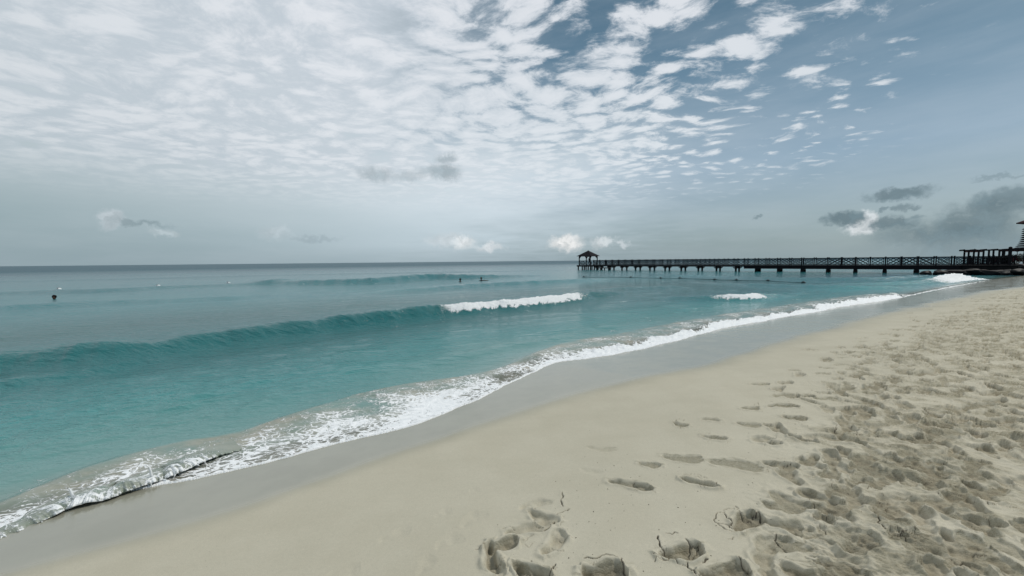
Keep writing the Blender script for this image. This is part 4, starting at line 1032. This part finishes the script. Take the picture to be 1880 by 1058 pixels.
# ------------------------------------------------------------------ people
def person(name, loc, rz, joints, label, garments, group=None):
    """joints: dict name -> (x,y,z,r); edges fixed. one skinned body, hair and clothing as children"""
    J = dict(pelvis=(0, 0, .92, .13), waist=(0, 0, 1.07, .115), chest=(0, .0, 1.28, .135), neckb=(0, 0, 1.45, .065), neck=(0, .005, 1.50, .052), head=(0, .02, 1.60, .085), crown=(0, .01, 1.69, .075), nose=(0, .115, 1.60, .012),
             shl=(-.17, 0, 1.41, .06), ell=(-.24, -.02, 1.14, .042), wrl=(-.25, .06, .90, .028), hal=(-.25, .08, .83, .03), shr=(.17, 0, 1.41, .06), elr=(.24, -.02, 1.14, .042), wrr=(.25, .06, .90, .028), har=(.25, .08, .83, .03),
             hil=(-.09, 0, .88, .09), knl=(-.10, .01, .48, .055), anl=(-.10, -.01, .09, .036), tol=(-.11, .14, .035, .03), hir=(.09, 0, .88, .09), knr=(.10, .01, .48, .055), anr=(.10, -.01, .09, .036), tor=(.11, .14, .035, .03))
    J.update(joints)
    Ed = [('pelvis', 'waist'), ('waist', 'chest'), ('chest', 'neckb'), ('neckb', 'neck'), ('neck', 'head'), ('head', 'crown'), ('head', 'nose'), ('chest', 'shl'), ('shl', 'ell'), ('ell', 'wrl'), ('wrl', 'hal'), ('chest', 'shr'), ('shr', 'elr'), ('elr', 'wrr'), ('wrr', 'har'),
          ('pelvis', 'hil'), ('hil', 'knl'), ('knl', 'anl'), ('anl', 'tol'), ('pelvis', 'hir'), ('hir', 'knr'), ('knr', 'anr'), ('anr', 'tor')]
    for sfx in ('l', 'r'):                                # five fingers each
        h = Vector(J['ha' + sfx][:3]); w_ = Vector(J['wr' + sfx][:3]); d = (h - w_).normalized(); u = d.orthogonal().normalized()
        for f in range(5):
            o_ = u * (f - 2) * .016; L_ = [.05, .075, .085, .078, .06][f]
            if f == 0: J[f'f{sfx}{f}a'] = (*(w_.lerp(h, .5) + u * -.045 + d * .02), .009); J[f'f{sfx}{f}b'] = (*(w_.lerp(h, .5) + u * -.055 + d * .055), .008); Ed.append(('ha' + sfx, f'f{sfx}{f}a')); Ed.append((f'f{sfx}{f}a', f'f{sfx}{f}b'))
            else: J[f'f{sfx}{f}'] = (*(h + o_ + d * L_), .008); Ed.append(('ha' + sfx, f'f{sfx}{f}'))
    names = list(J); me = bpy.data.meshes.new(name); me.from_pydata([J[k][:3] for k in names], [(names.index(a), names.index(b_)) for a, b_ in Ed], []); me.materials.append(skin)
    o = bpy.data.objects.new(name, me); COL.objects.link(o); o.location = loc; o.rotation_euler = (0, 0, rz)
    md = o.modifiers.new('Skin', 'SKIN'); md.use_smooth_shade = True
    if not me.skin_vertices: me.attributes
    for k, sv in enumerate(me.skin_vertices[0].data): sv.radius = (J[names[k]][3],) * 2; sv.use_root = names[k] == 'pelvis'
    sb = o.modifiers.new('Sub', 'SUBSURF'); sb.levels = sb.render_levels = 1
    tag(o, label, 'person', group)
    hc = Vector(J['head'][:3]).lerp(Vector(J['crown'][:3]), .6)
    mb = MB(); mb.ball(hc + Vector((0, -.018, .0)), .108, 3, (.88, 1.0, 1.02))
    for v in mb.bm.verts:
        if v.co.y - hc.y > .045 and v.co.z - hc.z < .03: v.co.y = hc.y + .02
        v.co += Vector((0, 0, .006 * math.sin(60 * v.co.x)))
    mb.build('hair', hairm, o, True)
    for gname, zs, rs, yo in garments:
        mb = MB(); mb.tube([(0, yo, z_) for z_ in zs], rs, 14)
        for v in mb.bm.verts: v.co.x *= 1.25
        mb.build(gname, cloth1, o, True)
    return o
def seap(px, py): return at(px, py, .05)
p = at(100, 549, .04); person('person', (p[0], p[1], p[2] - 1.52), R(200), dict(wrl=(-.45, .25, 1.36, .028), hal=(-.50, .30, 1.36, .03), ell=(-.36, .08, 1.34, .042), elr=(.36, .08, 1.34, .042), wrr=(.45, .25, 1.36, .028), har=(.50, .30, 1.36, .03)), 'swimmer up to the neck, dark head alone in the calm water near the left edge', [])
p = at(845, 517, .04); person('person', (p[0], p[1], p[2] - 1.44), R(160), dict(), 'swimmer in the water to the shoulders with dark hair, farther from the gazebo', [('swim_shirt', (1.0, 1.15, 1.3, 1.42), (.13, .135, .16, .10), 0)])
p = at(883.5, 515, .04); person('person', (p[0], p[1], p[2] - 1.42), R(200), dict(ell=(-.40, .05, 1.40, .042), wrl=(-.62, .08, 1.42, .028), hal=(-.69, .09, 1.42, .03), elr=(.26, .05, 1.18, .042), wrr=(.26, .18, 1.05, .028), har=(.26, .24, 1.03, .03)), 'swimmer with one arm stretched low over the water, nearer the gazebo', [('swim_shirt', (1.0, 1.15, 1.3, 1.42), (.13, .135, .16, .10), 0)])
gp = Matrix.Rotation(PRZ, 3, 'Z') @ Vector((.55, -.35, 0))
pp = person('person', (GC[0] + gp[0], GC[1] + gp[1], ZD + .022), R(150), dict(elr=(.30, .12, 1.18, .042), wrr=(.28, .36, 1.10, .028), har=(.28, .42, 1.09, .03)), 'person in dark clothes standing under the gazebo roof at the railing', [('shirt', (.88, 1.05, 1.25, 1.40, 1.46), (.15, .145, .165, .14, .08), 0), ('shorts', (.55, .7, .94), (.16, .17, .15), 0)])

# ------------------------------------------------------------------ swim lines: floats on ropes
def wz(x, y):
    i = min(max(np.searchsorted(wr, y), 1), len(wr) - 1); j = min(max(np.searchsorted(us, x / y), 1), len(us) - 1); return float(zz[i, j])
def floats(pxs, mat, r_, labels, group, ropename, ropelabel):
    pts = []
    for k, (px, py) in enumerate(pxs):
        p = at(px, py, .08); zc = wz(p[0], p[1]) + r_ * .25; pts.append((p[0], p[1], zc))
        o = MB().ball((0, 0, 0), r_, 3, (1.35, 1, .85)).tube([(-r_ * 1.6, 0, 0), (r_ * 1.6, 0, 0)], [r_ * .25, r_ * .25]).build('swim_float', mat, None, True)
        o.location = (p[0], p[1], zc); tag(o, labels[k], 'float', group)
        mb = MB(); mb.tube([(-.03 * r_ * 10, 0, 0), (.03 * r_ * 10, 0, 0)], [r_ * .98, r_ * .98], 12); mb.build('band', dark_pl, o)
    if not ropename: return
    mb = MB(); path = []
    for a_, b_ in zip(pts[:-1], pts[1:]):
        for f in range(24):
            x = a_[0] + (b_[0] - a_[0]) * f / 24; y = a_[1] + (b_[1] - a_[1]) * f / 24; path.append((x, y, wz(x, y) + .02 - .02 * math.sin(f / 24 * math.pi)))
    path.append(pts[-1])
    o = mb.tube(path, [.022] * len(path), 6).build(ropename, ropem); tag(o, ropelabel, 'rope')
floats([(108, 531), (290, 525.5), (419, 520), (515, 516)], white_pl, .13, ['white float farthest from the pier, beyond the lone swimmer head', 'white float second along the line of white floats from the left edge', 'dim white float third along the line, before the dark swell', 'white float of the line nearest the long dark swell'], 'white floats on the far swell', None, None)
floats([(1072, 508), (1158, 508.5), (1213, 510), (1248, 510), (1312, 512.5), (1352, 513.5), (1410, 514.5), (1475, 518)], dark_pl, .11, ['dark float just below the gazebo', 'dark float second along the rope from the gazebo', 'dark float third along the rope, the left one of a close pair', 'dark float fourth along the rope, the right one of a close pair', 'dark float halfway along the rope in front of the pier', 'dark float sixth along the rope from the gazebo', 'dark float second to last on the rope before the beach', 'dark float at the beach end of the rope'], 'dark floats of the rope in front of the pier', 'float_rope', 'thin dark rope lying on the water in front of the pier')

# ------------------------------------------------------------------ specks of seaweed and shell on the sand
weed = simple('dry_seaweed', (.02, .016, .010), (.05, .04, .025), 20, .9)
mb = MB()
for _ in range(170):
    c0 = random.choice([(1080, 900, 60, 40), (1070, 985, 50, 40), (1250, 890, 90, 30), (1300, 980, 120, 50), (1400, 900, 90, 60), (1560, 830, 160, 120), (1500, 740, 150, 60), (1160, 960, 70, 60)])
    px, py = random.gauss(c0[0], c0[2]), random.gauss(c0[1], c0[3])
    if py > 1080 or py < 690: continue
    p = on_sand(px, py)
    if p[1] < 1.2: continue
    zz_ = sz_at(p[0], p[1]); r_ = random.uniform(.0010, .0030)
    bmesh.ops.create_icosphere(mb.bm, subdivisions=1, radius=r_, matrix=Matrix.Translation((p[0], p[1], zz_ + r_ * .3)) @ Matrix.Rotation(random.random() * 3, 4, 'Z') @ Matrix.Diagonal((random.uniform(1, 2.4), 1, .6, 1)))
o = mb.build('seaweed_debris', weed); o['kind'] = 'stuff'; o['label'] = 'tiny dark crumbs of seaweed scattered on the sand'
